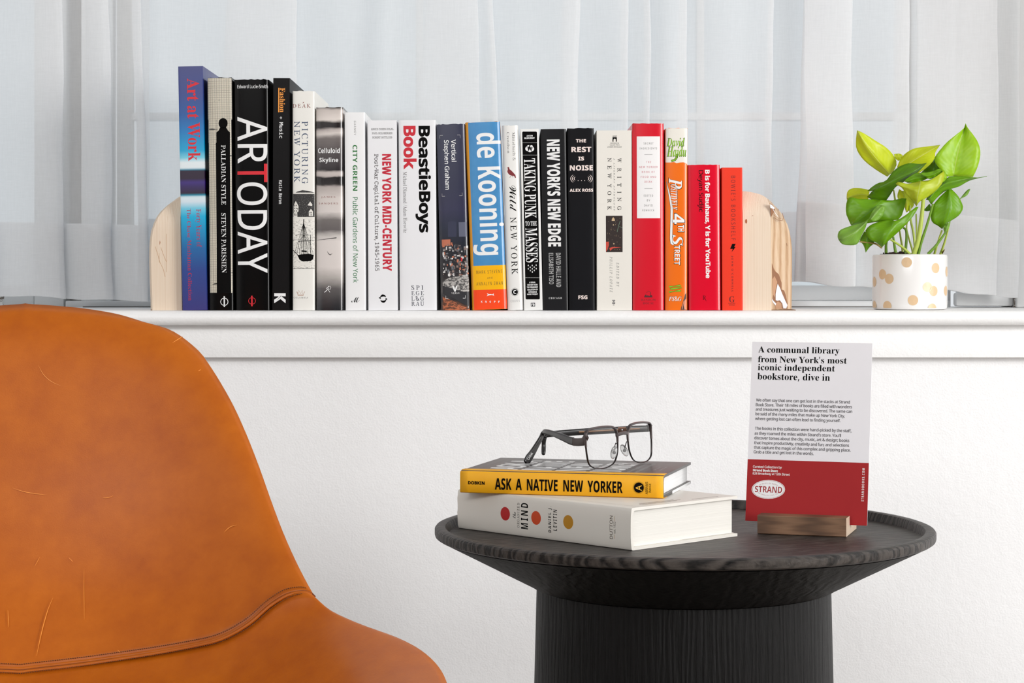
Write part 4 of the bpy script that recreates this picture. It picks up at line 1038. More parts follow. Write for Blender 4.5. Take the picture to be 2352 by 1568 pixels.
leaf(DKR, [(400, 800), (545, 725), (700, 655), (850, 590), (992, 493)], [(345, 800), (400, 750), (470, 710), (545, 690), (620, 590), (700, 530), (800, 497), (920, 506), (992, 492)], [(338, 868), (400, 895), (540, 908), (600, 830), (655, 755), (760, 690), (880, 612), (993, 495)], 2.628, -.006, .012, .004)
leaf(SPEC, [(925, 690), (905, 800), (885, 890), (880, 968)], [(860, 705), (760, 722), (690, 698), (650, 725), (720, 765), (762, 830), (830, 905), (879, 968)], [(960, 690), (1030, 680), (1110, 635), (1182, 578), (1172, 690), (1110, 780), (1000, 870), (910, 920), (881, 968)], 2.604, -.004, .012, .003)
leaf(DARK, [(1010, 900), (1080, 800), (1190, 720), (1300, 695), (1420, 668), (1560, 655), (1650, 640)], [(982, 895), (1010, 850), (1100, 760), (1165, 712), (1215, 652), (1300, 640), (1420, 645), (1560, 653), (1650, 639)], [(1040, 950), (1100, 880), (1180, 810), (1260, 778), (1350, 750), (1450, 692), (1560, 661), (1650, 641)], 2.612, .01, .010, .0)
leaf(DARK, [(1236, 785), (1238, 900), (1240, 1010), (1205, 1130), (1160, 1216)], [(1215, 790), (1130, 870), (1060, 960), (1037, 1050), (1050, 1140), (1110, 1178), (1159, 1216)], [(1262, 780), (1330, 850), (1370, 920), (1388, 990), (1340, 1070), (1250, 1130), (1190, 1170), (1161, 1216)], 2.616, .0, .008, .004)
leaf(LIME, [(360, 850), (260, 840), (118, 880)], [(370, 790), (260, 770), (170, 774), (125, 810), (116, 880)], [(352, 905), (260, 900), (180, 905), (120, 900)], 2.668, .0, .006)
leaf(DARK, [(500, 900), (400, 1000), (290, 1090), (166, 1176)], [(430, 892), (345, 890), (240, 885), (150, 870), (115, 930), (110, 1040), (135, 1110), (165, 1176)], [(600, 902), (680, 900), (766, 864), (755, 950), (710, 1090), (660, 1118), (480, 1135), (350, 1152), (167, 1178)], 2.620, .0, .010, .004)
leaf(PALE, [(350, 1120), (220, 1240), (100, 1310), (28, 1330)], [(360, 1100), (300, 1140), (150, 1185), (45, 1228), (18, 1285), (26, 1330)], [(335, 1170), (320, 1210), (280, 1290), (230, 1382), (120, 1392), (60, 1375), (30, 1335)], 2.594, -.008, .010, .003)
leaf(PALE, [(380, 1110), (440, 1030), (510, 965)], [(358, 1108), (400, 1020), (450, 965), (505, 954)], [(400, 1140), (480, 1105), (530, 1030), (536, 980), (512, 957)], 2.598, .01, .006)
leaf(DARK, [(640, 1125), (600, 1215), (548, 1310), (500, 1416)], [(600, 1118), (520, 1125), (430, 1148), (360, 1185), (318, 1250), (370, 1330), (450, 1370), (499, 1416)], [(680, 1120), (780, 1050), (905, 955), (860, 1050), (780, 1150), (680, 1250), (580, 1340), (502, 1416)], 2.600, -.004, .012, .003)
leaf(DARK, [(350, 1270), (340, 1370), (325, 1472)], [(310, 1240), (262, 1340), (300, 1390), (324, 1472)], [(400, 1330), (418, 1370), (370, 1412), (326, 1472)], 2.612, 0, .004)
leaf(PALE, [(1335, 905), (1362, 880), (1410, 835), (1466, 778)], [(1333, 902), (1360, 877), (1400, 825), (1440, 785), (1465, 777)], [(1338, 908), (1368, 883), (1430, 850), (1460, 800), (1467, 779)], 2.660, 0, .002)
leaf(LIME, [(640, 430), (690, 430), (730, 415)], [(635, 398), (690, 392), (730, 410)], [(650, 450), (690, 470), (728, 420)], 2.690, 0, .002)
leaf(DARK, [(760, 700), (880, 660), (1010, 650)], [(745, 690), (820, 632), (900, 603), (980, 625), (1012, 645)], [(780, 712), (900, 705), (1012, 660)], 2.618, 0, .003)
leaf(DARK, [(945, 630), (1050, 625), (1150, 580)], [(918, 605), (1040, 590), (1128, 558), (1152, 578)], [(985, 652), (1032, 672), (1100, 632), (1153, 584)], 2.610, 0, .004)
leaf(MID, [(1150, 690), (1180, 650), (1185, 600)], [(1110, 650), (1150, 600), (1180, 590)], [(1165, 715), (1212, 655), (1188, 600)], 2.614, 0, .004)
leaf(DKR, [(1080, 650), (1075, 560), (1076, 452)], [(920, 610), (1000, 530), (1074, 452)], [(1220, 660), (1150, 560), (1078, 452)], 2.672, 0, .004)
leaf(LIME, [(720, 800), (760, 900), (770, 1030)], [(690, 780), (672, 870), (740, 960), (765, 1035)], [(750, 795), (830, 880), (850, 960), (775, 1035)], 2.636, 0, .006)
leaf(PALE, [(1230, 1150), (1210, 1200), (1190, 1262)], [(1200, 1150), (1172, 1200), (1189, 1262)], [(1252, 1130), (1235, 1200), (1192, 1262)], 2.612, 0, .003)
leaf(DARK, [(1030, 950), (1000, 1000), (960, 1010)], [(1020, 940), (980, 985), (958, 1005)], [(1045, 1010), (1000, 1022), (960, 1015)], 2.632, 0, .003)
STEM = M('pale_green_stem', C(178, 196, 84), .4); STEMD = M('green_stem', C(110, 150, 40), .4); STEMO = M('dry_stem', C(146, 128, 60), .6)
def stem(mat, pts, D1, D2, r):
    n = 12; q = resample([ZQ(*p) for p in pts], n)
    P3 = [W(x, y, D1 + (D2 - D1) * i / (n - 1)) - POff for i, (x, y) in enumerate(q)]
    sweep('stem', P3, [(r * (1.15 - .4 * i / n),) * 2 for i in range(n)], mat, plant, (0, 1, 0), 8)
stem(STEM, [(845, 1500), (895, 1350), (930, 1130), (955, 890)], 2.615, 2.61, .0030)
stem(STEMD, [(900, 1490), (925, 1380), (985, 1200), (1030, 1050), (1060, 940)], 2.622, 2.612, .0018)
stem(STEM, [(868, 1490), (865, 1420), (845, 1250), (815, 1110), (810, 960)], 2.632, 2.640, .0016)
stem(STEM, [(890, 1490), (885, 1400), (880, 1200), (875, 1050)], 2.640, 2.640, .0012)
stem(STEMD, [(1005, 1490), (1090, 1400), (1150, 1320), (1200, 1250)], 2.618, 2.615, .0018)
stem(STEM, [(1075, 1490), (1110, 1370), (1158, 1230)], 2.632, 2.620, .0014)
stem(STEM, [(1140, 1490), (1190, 1350), (1240, 1150)], 2.640, 2.62, .0014)
stem(STEM, [(810, 1490), (720, 1410), (595, 1330)], 2.610, 2.612, .0016)
stem(STEMD, [(548, 1480), (548, 1380), (570, 1300)], 2.632, 2.640, .0018)
stem(STEMD, [(655, 1490), (640, 1400), (625, 1300)], 2.625, 2.63, .0018)
stem(STEMD, [(755, 1490), (770, 1330), (765, 1230), (735, 1200)], 2.63, 2.64, .0018)
stem(STEM, [(730, 1490), (722, 1400), (705, 1300), (690, 1200)], 2.65, 2.65, .0014)
stem(STEM, [(840, 1490), (830, 1430), (800, 1330), (770, 1200), (790, 1100)], 2.65, 2.65, .0012)
stem(STEM, [(650, 920), (640, 860), (630, 790)], 2.655, 2.655, .0012)
stem(STEMO, [(500, 1420), (450, 1385), (400, 1370), (260, 1355)], 2.62, 2.61, .0012)
stem(STEMO, [(1160, 1480), (1185, 1440)], 2.64, 2.63, .0009)

# ------------------------------------------------------------------ round drum table
def blackwood(name, sc, rings, c1, c2, r1, r2, bumpd, rz=0):
    k = NT(name); v = k.obj(sc, (0, 0, rz))
    w_ = k.n('ShaderNodeTexWave', wave_type='BANDS', bands_direction='X'); w_.inputs['Scale'].default_value = rings
    w_.inputs['Distortion'].default_value = 9; w_.inputs['Detail'].default_value = 4; w_.inputs['Detail Scale'].default_value = 1.6
    k.l(v, w_.inputs['Vector']); n = k.noise(v, 7, 6, .7, .6); n3 = k.noise(k.obj((1, 1, 1)), 7, 2, .5)
    f = k.math('ADD', k.math('MULTIPLY', w_.outputs['Fac'], .4), k.math('MULTIPLY', n, .6))
    k.l(k.ramp(f, [(.25, c1), (.75, c2)]), k.b.inputs['Base Color'])
    k.l(k.math('ADD', r1, k.math('MULTIPLY', k.math('MULTIPLY', k.math('ADD', n3, n), .5), r2 - r1)), k.b.inputs['Roughness'])
    k.b.inputs['Specular IOR Level'].default_value = .28 if rz else .20
    k.bump(f, .7, bumpd); return k.m
BWT = blackwood('black_stained_top', (14, 90, 30), .8, C(8, 7, 7), C(72, 66, 62), .25, .6, .0012, .5)
BWC = blackwood('black_stained_drum', (70, 70, 6), .8, C(2, 2, 2), C(9, 8, 9), .36, .62, .0022)
BWU = blackwood('black_stained_underside', (30, 30, 14), .8, C(4, 3, 3), C(15, 13, 12), .42, .65, .0016)
TX, TY = .1723, 2.05
tab = empty('side_table', (TX, TY, 0)); tag(tab, 'round black-stained wooden drum side table with a raised rim', 'table')
lathe('table_top', [(0, .5030), (.2345, .5030), (.2365, .5034), (.2385, .5095), (.2395, .5116), (.241, .5122), (.246, .5122), (.2488, .5112), (.250, .5095), (.250, .5045), (.2494, .5026), (.2470, .5010), (.236, .5000), (0, .5000)], BWT, tab, 192, smooth=30)
lathe('conical_underside', [(0, .4998), (.2445, .4998), (.156, .4545), (.152, .4520), (.1485, .4512), (0, .4512)], BWU, tab, 160, smooth=30)
lathe('drum_base', [(0, 0), (.158, 0), (.1585, .003), (.1475, .4505), (0, .4505)], BWC, tab, 160, smooth=30)

# ------------------------------------------------------------------ lying books
def lying(o, u, h, w, dep, cov, label, **kw):
    u = Vector(u).normalized(); X = Vector((0, 0, 1)); Z = -u; Y = Z.cross(X)
    mw = Matrix(((X.x, Y.x, Z.x, o[0]), (X.y, Y.y, Z.y, o[1]), (X.z, Y.z, Z.z, o[2]), (0, 0, 0, 1)))
    return make_book(mw, w, h, dep, cov, label, **kw)
FLR = .5032
cw = paint_mat('off_white_jacket', C(228, 224, 216), 300, .0001, .2, .42)
mb = lying((.1123, 1.922, FLR), (168.8, -174, 0), .242, .0402, .157, cw, 'thick off-white book with red, orange and gold dots, lying under the yellow book', r=.003, npow=3.2, th=.0028, inset=.004, pages=PAGES_C, wave=.001)
Z11 = ZM(1000, 1040, 7.35); Z12 = ZM(1000, 950, 3.267); Z13 = ZM(1400, 1080, 7.35)
for nm, c, x, y in (('red', C(186, 10, 14), 1180, 1025), ('orange', C(208, 70, 16), 1700, 1095), ('gold', C(190, 134, 20), 2243, 1165)):
    s, t = mb.pl(*Z11(x, y)); rr = .0068
    P(mb, 'dot', M('dot_' + nm, c, .45), mb.root, [('m', [(s + rr * math.cos(2 * math.pi * i / 28), t + rr * math.sin(2 * math.pi * i / 28)) for i in range(28)])], Z0, 1)
P(mb, 'title', K_, mb.root, [('t', 'MIND', 'bw', 1445, 1275, 1562, 852, 'h'), ('t', 'ORGANIZED', 'sxw', 1380, 1255, 1420, 845, 'h'), ('t', 'the', 'sc', 1305, 1095, 1358, 995, 'h'), ('t', 'DANIEL J.', 'bw', 1905, 1335, 1968, 905, 'h'), ('t', 'LEVITIN', 'bw', 1990, 1305, 2052, 962, 'h')], Z11, 1)
P(mb, 'publisher_mark', M('ink_umber', C(74, 60, 40), .5), mb.root, [('t', 'DUTTON', 's', 1308, 938, 1330, 765, 'h'), ('t', 'est. 1852', 's', 1337, 897, 1352, 810, 'h')], Z12, 1)
P(mb, 'publisher_mark', M('ink_old_gold', C(190, 150, 80), .5), mb.root, [('l', [(1345, 805), (1345, 768)], 2.2), ('l', [(1345, 938), (1345, 905)], 2.2)], Z12, 1)
mtop = Frame(mb.mw, fx=(0, 1, 0), fy=(0, 0, 1), o=(mb.w, 0, 0))
P(mtop, 'cover_print', M('ink_sepia', C(96, 72, 52), .5), mb.root, [('m', [(.014, .002), (.0143, .002), (.0143, .24), (.014, .24)])] +
  [('m', [(y0, z0), (y0 + l_, z0), (y0 + l_, z0 + .0012), (y0, z0 + .0012)]) for y0, z0, l_ in ((.03, .012, .05), (.03, .016, .06), (.034, .020, .05), (.10, .010, .04))], Z0, 1)
# flap edges and joint of the jacket, folded round the boards
box('jacket_flap', .0030, .0034, .075, .1555, .0040, .2380, cw, mb.root)
box('jacket_flap', mb.w - .0034, mb.w - .0030, .045, .1555, .0040, .2380, cw, mb.root)
# yellow and black book
k = NT('printed_board'); n = k.noise(k.obj((30, 6, 200)), 1, 4, .65)
k.l(k.ramp(n, [(.3, C(44, 40, 40)), (.75, C(74, 68, 66))]), k.b.inputs['Base Color']); k.b.inputs['Roughness'].default_value = .33; BOARD = k.m
yz = FLR + .0402 + .0006
yb = lying((.149, 2.004, yz), (201.5, -55, 0), .2085, .0222, .152, BOARD, 'yellow-spined book with black cover, topmost of the two lying on the table', r=.0042, npow=3, th=.0026, inset=.0035, pages=PAGES_W)
k = NT('yellow_cloth'); v = k.obj(); 
wv = k.noise(k.obj((1, 1, 1)), 900, 1, .5); wv2 = k.noise(v, 40, 2, .5)
k.l(k.mix(wv2, C(240, 168, 4), C(250, 184, 14)), k.b.inputs['Base Color']); k.b.inputs['Roughness'].default_value = .55; k.bump(wv, .35, .0002); YCL = k.m
# cloth wrap over the spine and the hinges
wy = yb.w; e = .0004
prof = [(.0185, wy + .0005), (.0056, wy + .0006), (.0046, wy + .0005), (.0040, wy - .0008), (.0028, wy - .0014), (.0014, wy - .0005), (.0004, wy - .0008), (-.0006, wy - .0020), (-.0008, wy * .5), (-.0006, .0008), (.0004, -.0001), (.0024, -.0004), (.0052, -.0004), (.0068, -.0002), (.0085, -.0004), (.0185, -.0004)]
vs, fs = [], []
NZ = 24
for j in range(NZ + 1):
    z = -.0002 + (.2085 + .0004) * j / NZ
    for y, x in prof: vs.append((x, y, z))
n_ = len(prof)
for j in range(NZ):
    for i in range(n_ - 1): fs.append((j * n_ + i, j * n_ + i + 1, (j + 1) * n_ + i + 1, (j + 1) * n_ + i))
o = mesh('cloth_spine', vs, fs, YCL, yb.root, 60); md = o.modifiers.new('thick', 'SOLIDIFY'); md.thickness = .0003
ys_ = Frame(yb.mw, o=(0, -.00085, 0))
P(ys_, 'title', K_, yb.root, [('t', 'ASK  A  NATIVE  NEW  YORKER', 'bt', 447, 569, 1405, 507, 'd'), ('t', 'DOBKIN', 'bb', 246, 529, 370, 507, 'd')], Z12, 3)
P(ys_, 'publisher_mark', K_, yb.root, [('e', 495, 290, 84, 86)] + [('e', 495 + q * math.cos(2 * math.pi * i / 30 + q), 290 + q * 1.02 * math.sin(2 * math.pi * i / 30 + q), 3.4 - (q - 88) * .1, 3.6 - (q - 88) * .1) for q in (89, 96, 103) for i in range(30)] + [('t', 'ABRAMS', 's', 605, 400, 648, 192, 'h'), ('t', 'IMAGE', 's', 665, 374, 700, 222, 'h')], Z13, 3)
P(ys_, 'publisher_mark', M('ink_yellow', C(246, 190, 60), .5), yb.root, [('t', 'A', 's', 442, 342, 545, 250, 'h')], Z13, 4)
ytop = Frame(yb.mw, fx=(0, 1, 0), fy=(0, 0, 1), o=(wy, 0, 0))
def tm(fr, name, mat, parent, txt, sty, y0, y1, z0, z1, lift=1):
    V, Fc = text_geo(txt, sty)
    vs = [fr.o + fr.fx * (y0 + u * (y1 - y0)) + fr.fy * (z0 + v * (z1 - z0)) + fr.nl * .00006 * lift for u, v in V]
    me = bpy.data.meshes.new(name); me.from_pydata([tuple(v) for v in vs], [], Fc); me.materials.append(mat)
    return link(bpy.data.objects.new(name, me), parent)
for txt, z0, z1 in (('ASK A', .155, .187), ('NATIVE', .1195, .1515), ('NEW', .0840, .1160), ('YORKER', .0485, .0805)):
    tm(ytop, 'cover_title', WH, yb.root, txt, 'bt', .0225, .128 if txt != 'NEW' else .112, z0, z1)
for txt, y0, y1, z0, z1 in (('HARD-EARNED ADVICE ON SURVIVING', .024, .126, .0390, .0430), ('AND THRIVING IN THE BIG CITY', .024, .126, .0310, .0350), ('JAKE DOBKIN', .055, .088, .0185, .0210), ('Cofounder of Gothamist', .052, .092, .0130, .0155)):
    tm(ytop, 'cover_title', LG, yb.root, txt, 'b', y0, y1, z0, z1)
# back-cover flap: red printed edge and dark board edge seen under the pages
box('lower_board_edge', -.0002, .0026, .046, .149, -.0004, .0006, M('board_white', C(228, 228, 228), .5), yb.root)

# ------------------------------------------------------------------ spectacles
GUN = M('brushed_gunmetal', C(92, 84, 84), .32, .85)
GUND = M('dark_gunmetal', C(60, 54, 54), .3, .8)
ACE = M('black_acetate', C(20, 17, 17), .28, 0, .15)
k = NT('lens_glass'); tr = k.n('ShaderNodeBsdfTransparent'); tr.inputs[0].default_value = (.97, .975, .98, 1)
gl = k.n('ShaderNodeBsdfGlossy'); gl.inputs['Roughness'].default_value = .03; fz_ = k.n('ShaderNodeFresnel'); fz_.inputs[0].default_value = 1.45
mx = k.n('ShaderNodeMixShader'); k.l(fz_.outputs[0], mx.inputs[0]); k.l(tr.outputs[0], mx.inputs[1]); k.l(gl.outputs[0], mx.inputs[2]); k.l(mx.outputs[0], k.out.inputs[0]); LENS = k.m
GZ = yz + .0222 + .0008           # what they rest on
g0 = Vector((.0746, 2.047, GZ))
spec = empty('spectacles', g0); tag(spec, 'gunmetal half-rim spectacles with black temples on the yellow book', 'glasses')
def gpos(u, wv, n=0.0):
    """u: along the front 0..132 mm, wv: height mm, n: forward mm"""
    S = 40; x = y = 0.0; du = u / S
    for i in range(S):
        a = math.radians(49.5 + 13.5 * (du * (i + .5)) / 132); x += math.cos(a) * du; y += math.sin(a) * du
    a = math.radians(49.5 + 13.5 * u / 132)
    tiltn = -(wv - 20) * .07
    nn = n + tiltn
    return Vector(((x + math.sin(a) * nn) / 1000, (y - math.cos(a) * nn) / 1000, wv / 1000 + .0006))
def lens_outline(u0, u1, flip):
    pts = []
    ctl = [(0, 33), (1, 37), (5, 39.4), (20, 41), (40, 40.8), (50, 38.5), (54.2, 32), (54.6, 24), (52.5, 13), (46, 4.5), (35, .8), (24, 0), (12, 1.2), (3.5, 5.5), (.8, 14), (-.2, 25), (0, 33)]
    W_ = 54.6
    for u, w_ in crom(ctl, 4):
        uu = u0 + (u1 - u0) * (u / W_) if not flip else u1 - (u1 - u0) * (u / W_)
        pts.append((uu, w_))
    return pts
LN = [lens_outline(0, 56, False), lens_outline(77, 132, True)]
for L in LN:
    c = (sum(p[0] for p in L) / len(L), 21)
    vs = [gpos(c[0], c[1])] + [gpos(u, w_) for u, w_ in L[:-1]]; m_ = len(vs) - 1
    mesh('lens', vs, [(0, 1 + i, 1 + (i + 1) % m_) for i in range(m_)], LENS, spec, 180)
    sweep('rim_wire', [gpos(u, w_) for u, w_ in L], (.0006, .0010), GUND, spec, (.8, -.5, 0), 8)
def brow(L, u_in):
    # top bar from the outer side round the top to the nose side
    n = len(L)
    idx = [i for i, (u, w_) in enumerate(L) if w_ > 21.5]
    a = [i for i in idx if i < n // 2]; bq = [i for i in idx if i >= n // 2]
    seq = bq + a
    pts = [gpos(*L[i]) + Vector((0, 0, .0006)) for i in seq]
    sweep('brow_bar', pts, [(.0011, .0011 + .0009 * math.sin(math.pi * min(1, max(0, q / (len(seq) - 1))))) for q in range(len(seq))], GUN, spec, (.8, -.5, 0), 10, 3)
for L in LN: brow(L, 0)
sweep('bridge', [gpos(u, w_, n) for u, w_, n in ((54, 31.5, 0), (59, 32.6, .8), (66.5, 33.4, 1.2), (73.5, 32.8, .8), (78.5, 31.5, 0))], (.0010, .0019), GUN, spec, (0, 0, 1), 10, 3)
# end pieces and temples
H1 = gpos(-.5, 34); H2 = gpos(132.5, 34)
def ab(px, py, D): return W(px, py, D) - g0
def zt(o, w_): return Vector((o.x, o.y, w_))
GUB = M('brown_gunmetal', C(62, 48, 46), .35, .6)
sweep('end_piece', [H1 + Vector((.0015, .0005, .0005)), ab(1340, 1014, 2.053), ab(1328, 1015, 2.066), ab(1317, 1014.5, 2.076)], [(.0016, .0036), (.0014, .0042), (.0013, .0041), (.0013, .0040)], GUB, spec, (0, 0, 1), 10, 4)
tp1 = [(1317, 1013.5, 2.077, 4.2), (1308, 1011, 2.086, 4.0), (1290, 1003, 2.104, 3.6), (1272, 996, 2.124, 3.0), (1258, 991.5, 2.140, 2.6), (1251, 991, 2.150, 2.5), (1247, 996, 2.156, 2.6), (1241, 1008, 2.153, 2.7), (1232, 1024, 2.148, 3.4), (1222, 1041, 2.142, 4.2), (1213, 1054, 2.137, 4.8), (1207.5, 1062.5, 2.134, 3.4)]
ups = []
def temple(tp, mat, thick, upv):
    q = crom([(a, b_, c_, d_) for a, b_, c_, d_ in tp], 4)
    return sweep('temple', [ab(x, y, D) for x, y, D, _ in q], [(thick, h_ / 1000) for _, _, _, h_ in q], mat, spec, upv, 12, 4)
temple(tp1, ACE, .0014, (0, 0, 1))
tp2 = [(1488, 984, 2.160, 3.4), (1460, 985, 2.163, 3.6), (1420, 987, 2.166, 3.6), (1360, 990, 2.170, 3.6), (1300, 994, 2.174, 3.4), (1268, 996.5, 2.177, 3.2), (1254, 999, 2.179, 3.0), (1249.5, 1008, 2.180, 2.6), (1249, 1022, 2.180, 2.3), (1248.5, 1036, 2.178, 2.3), (1248, 1043, 2.176, 1.6)]
temple(tp2, ACE, .0016, (.7, 0, 1))
sweep('temple_core', [ab(1470, 984.5, 2.1605), ab(1420, 987.2, 2.1635), ab(1330, 992.2, 2.1695)], [(.0006, .0011)] * 3, M('bronze_wire', C(128, 100, 80), .3, .8), spec, (0, 0, 1), 8, 3)
sweep('temple_core', [ab(1244, 1004, 2.1540), ab(1234, 1026, 2.1490), ab(1224, 1044, 2.1430)], [(.0003, .0006)] * 3, M('silver_wire', C(190, 190, 192), .25, .9), spec, (0, 1, 0), 8)
sweep('hinge_plate', [ab(1438, 986.3, 2.1600), ab(1420, 987.3, 2.1612)], [(.0008, .0032)] * 2, M('hinge_bronze', C(104, 78, 66), .35, .7), spec, (0, 0, 1), 8, 4)
hs = ab(1429, 987, 2.1588)
bm = bmesh.new(); bmesh.ops.create_uvsphere(bm, u_segments=12, v_segments=8, radius=.0011, matrix=Matrix.Translation(hs)); bmobj('hinge_screw', bm, M('silver_wire'), spec, 180)
sweep('end_piece', [H2, ab(1492, 982, 2.157), ab(1487, 983, 2.164)], [(.0013, .0040), (.0014, .0042), (.0014, .0040)], GUN, spec, (0, 0, 1), 10, 4)
# nose pads on wires
k = NT('clear_silicone'); k.b.inputs['Base Color'].default_value = C(240); k.b.inputs['Transmission Weight'].default_value = .75; k.b.inputs['Roughness'].default_value = .12; PAD = k.m
for u, sg, px, py in ((50, 1, 1410, 1039), (84, -1, 1434, 1034)):
    pad = ab(px, py, 2.083 if sg > 0 else 2.112)
    bm = bmesh.new(); bmesh.ops.create_uvsphere(bm, u_segments=20, v_segments=12, radius=1)
    for v in bm.verts: v.co = Vector((v.co.x * .0034, v.co.y * .0014, v.co.z * .0068))
    rot = Matrix.Rotation(math.radians(12 if sg > 0 else -28), 4, 'Y')
    for v in bm.verts: v.co = rot @ v.co + pad
    bmobj('nose_pad', bm, PAD, spec, 180)
    rm = gpos(54.5 if sg > 0 else 78.5, 23)
    midp = (pad + rm) / 2 + Vector((.0, -.003, .005))
    pts = resample([tuple(rm), tuple(midp), tuple(pad + Vector((0, .0, .0015)))], 12)
    sweep('pad_arm', pts, (.0005, .0005), GUND, spec, (0, 0, 1), 8)
    bm = bmesh.new(); bmesh.ops.create_uvsphere(bm, u_segments=10, v_segments=8, radius=.0018, matrix=Matrix.Translation(pad + Vector((.0003, .0004, 0)))); bmobj('pad_mount', bm, GUND, spec, 180)
# white size printing on the temple tip
tf = Frame(Matrix.Translation(g0 + (ab(1215, 1052, 2.1355))) @ Matrix.Rotation(math.radians(-58), 4, 'Y'), fx=(1, 0, 0), fy=(0, 0, 1))
V, Fc = text_geo('CHINA', 's')
fx = Vector((math.cos(math.radians(57)), .1, math.sin(math.radians(57)))); fyv = Vector((-math.sin(math.radians(57)), 0, math.cos(math.radians(57))))
oo = ab(1212.8, 1055, 2.1335)
vs = [oo + fx * (u * .0086) + fyv * (v * .0024 - .0010) + Vector((0, -.0022, 0)) for u, v in V]
me = bpy.data.meshes.new('size_print'); me.from_pydata([tuple(v) for v in vs], [], Fc); me.materials.append(WH); link(bpy.data.objects.new('size_print', me), spec)

# ------------------------------------------------------------------ card holder and card
WAL = wood_mat('walnut', C(82, 58, 42), C(112, 82, 60), C(140, 106, 80), (7, 130, 130), .5, .0002, .8)
WAL_LIT = wood_mat('walnut_lit_end', C(196, 172, 148), C(214, 194, 172), C(226, 208, 190), (40, 10, 40), .55, .0002, .6)  # walnut ends coloured paler, as if lit from the right
HN = Vector((.302, .953, 0)); HU = Vector((.953, -.302, 0)); HO = Vector((.2472, 2.0500, FLR + .0001))
hw = Matrix(((HU.x, HN.x, 0, HO.x), (HU.y, HN.y, 0, HO.y), (0, 0, 1, HO.z), (0, 0, 0, 1)))
hold = empty('card_holder', mat=hw); tag(hold, 'small walnut block card holder standing on the black table', 'card holder')
pr = [(0, .0006), (.0006, 0), (.072, 0), (.072, .0044), (.0262, .0086), (.0236, .0084), (.0232, .0180), (.0226, .0186), (.0006, .0186), (0, .0180)]
Lh = .0893; vs = [(0, y, z) for y, z in pr] + [(Lh, y, z) for y, z in pr]; n_ = len(pr)
fs = [(i, (i + 1) % n_, n_ + (i + 1) % n_, n_ + i) for i in range(n_)] + [tuple(range(n_)), tuple(range(n_, 2 * n_))]
o = mesh('walnut_block', vs, fs, WAL, hold)
o.data.materials.append(WAL_LIT)
for p in o.data.polygons:
    if abs(p.normal.x) > .9: p.material_index = 1
cbl = Vector((.2385, 2.0805, FLR + .0096))
CL, CH = .1238, .1850
eyv = Vector((.0116, .0315, .1820)).normalized(); exv = (HU - eyv * HU.dot(eyv)).normalized()
exv = (exv + Vector((0, 0, .0035))).normalized(); eyv = (eyv - exv * eyv.dot(exv)).normalized()
nv = exv.cross(eyv).normalized()       # towards camera
cmw = Matrix(((exv.x, -nv.x, eyv.x, cbl.x), (exv.y, -nv.y, eyv.y, cbl.y), (exv.z, -nv.z, eyv.z, cbl.z), (0, 0, 0, 1)))
card = empty('printed_card', mat=cmw); tag(card, 'upright grey and red printed card in the walnut holder', 'card')
CM = paint_mat('card_grey', C(232, 230, 234), 1200, .00004, .5, .7)
box('card_sheet', 0, CL, 0, .0012, 0, CH, CM, card)
bpy.context.view_layer.update()
cf = Frame(card.matrix_world.copy())
CR = paint_mat('card_red', C(160, 14, 20), 1500, .00004, .5, .75)
zr = cf.pl(1716, 1054)[1]
P(cf, 'red_panel', CR, card, [('m', [(0, 0), (CL, 0), (CL, zr), (0, zr)])], Z0, 1)
def tl(txt, sty, xl, ym, xr, hp, z, slope=.011):
    a = cf.pl(*z(xl, ym)); b_ = cf.pl(*z(xr, ym + slope * (xr - xl)))
    sc = (z(0, 100)[1] - z(0, 0)[1]) / 100
    hh = hp * sc / (F / 2.06) / 2
    V, Fc = text_geo(txt, sty)
    return [(a[0] + u * (b_[0] - a[0]), a[1] + (v - .5) * 2 * hh) for u, v in V], Fc
def textlines(name, mat, lines, z, lift=2):
    vs, fs = [], []
    for args in lines:
        Q, Fc = tl(*args, z); b0 = len(vs)
        vs += [(s, -.00005 * lift, t) for s, t in Q]; fs += [tuple(b0 + i for i in f) for f in Fc]
    me = bpy.data.meshes.new(name); me.from_pydata(vs, [], fs); me.materials.append(mat)
    return link(bpy.data.objects.new(name, me), [c for c in card.children if c.name.startswith('card_sheet')][0])
ZC = ZM(1690, 760, 5.406); ZD = ZM(1690, 1040, 6.918)
textlines('headline', K_, [('A communal library', 'sb', 280, 238, 1288, 104), ("from New York's most", 'sb', 277, 347, 1380, 84), ('iconic independent', 'sb', 275, 458, 1232, 102), ('bookstore, dive in', 'sb', 270, 567, 1170, 100)], ZC)
INK = M('card_ink', C(62, 58, 62), .6)
body = [('We often say that one can get lost in the stacks at Strand', 253, 860, 1418), ('Book Store. Their 18 miles of books are filled with wonders', 250, 917, 1444), ('and treasures just waiting to be discovered. The same can', 248, 974, 1446), ('be said of the many miles that make up New York City,', 246, 1031, 1355), ('where getting lost can often lead to finding yourself.', 241, 1090, 1300),
        ('The books in this collection were hand-picked by the staff,', 238, 1211, 1437), ("as they roamed the miles within Strand's store. You'll", 234, 1272, 1308), ('discover tomes about the city, music, art & design; books', 231, 1330, 1410), ('that inspire productivity, creativity and fun; and selections', 229, 1389, 1408), ('that capture the magic of this complex and gripping place.', 226, 1447, 1427), ('Grab a title and get lost in the words.', 222, 1503, 968)]
textlines('body_text', INK, [(t, 'hm', xl, ym - (5 if t.startswith('Book') else 0), xr, 42 if t.startswith('Book') else 52) for t, xl, ym, xr in body], ZC)
textlines('address_text', WH, [('Curated Collection by', 'hm', 273, 219, 733, 50), ('Strand Book Store', 'hb', 272, 271, 670, 40), ('828 Broadway at 12th Street', 'hm', 268, 327, 857, 50)], ZD)
P(cf, 'oval_badge', WH, card, [('e', 518, 578, 266, 150)], ZD, 2)
CRI = M('badge_red', C(160, 24, 34), .5)
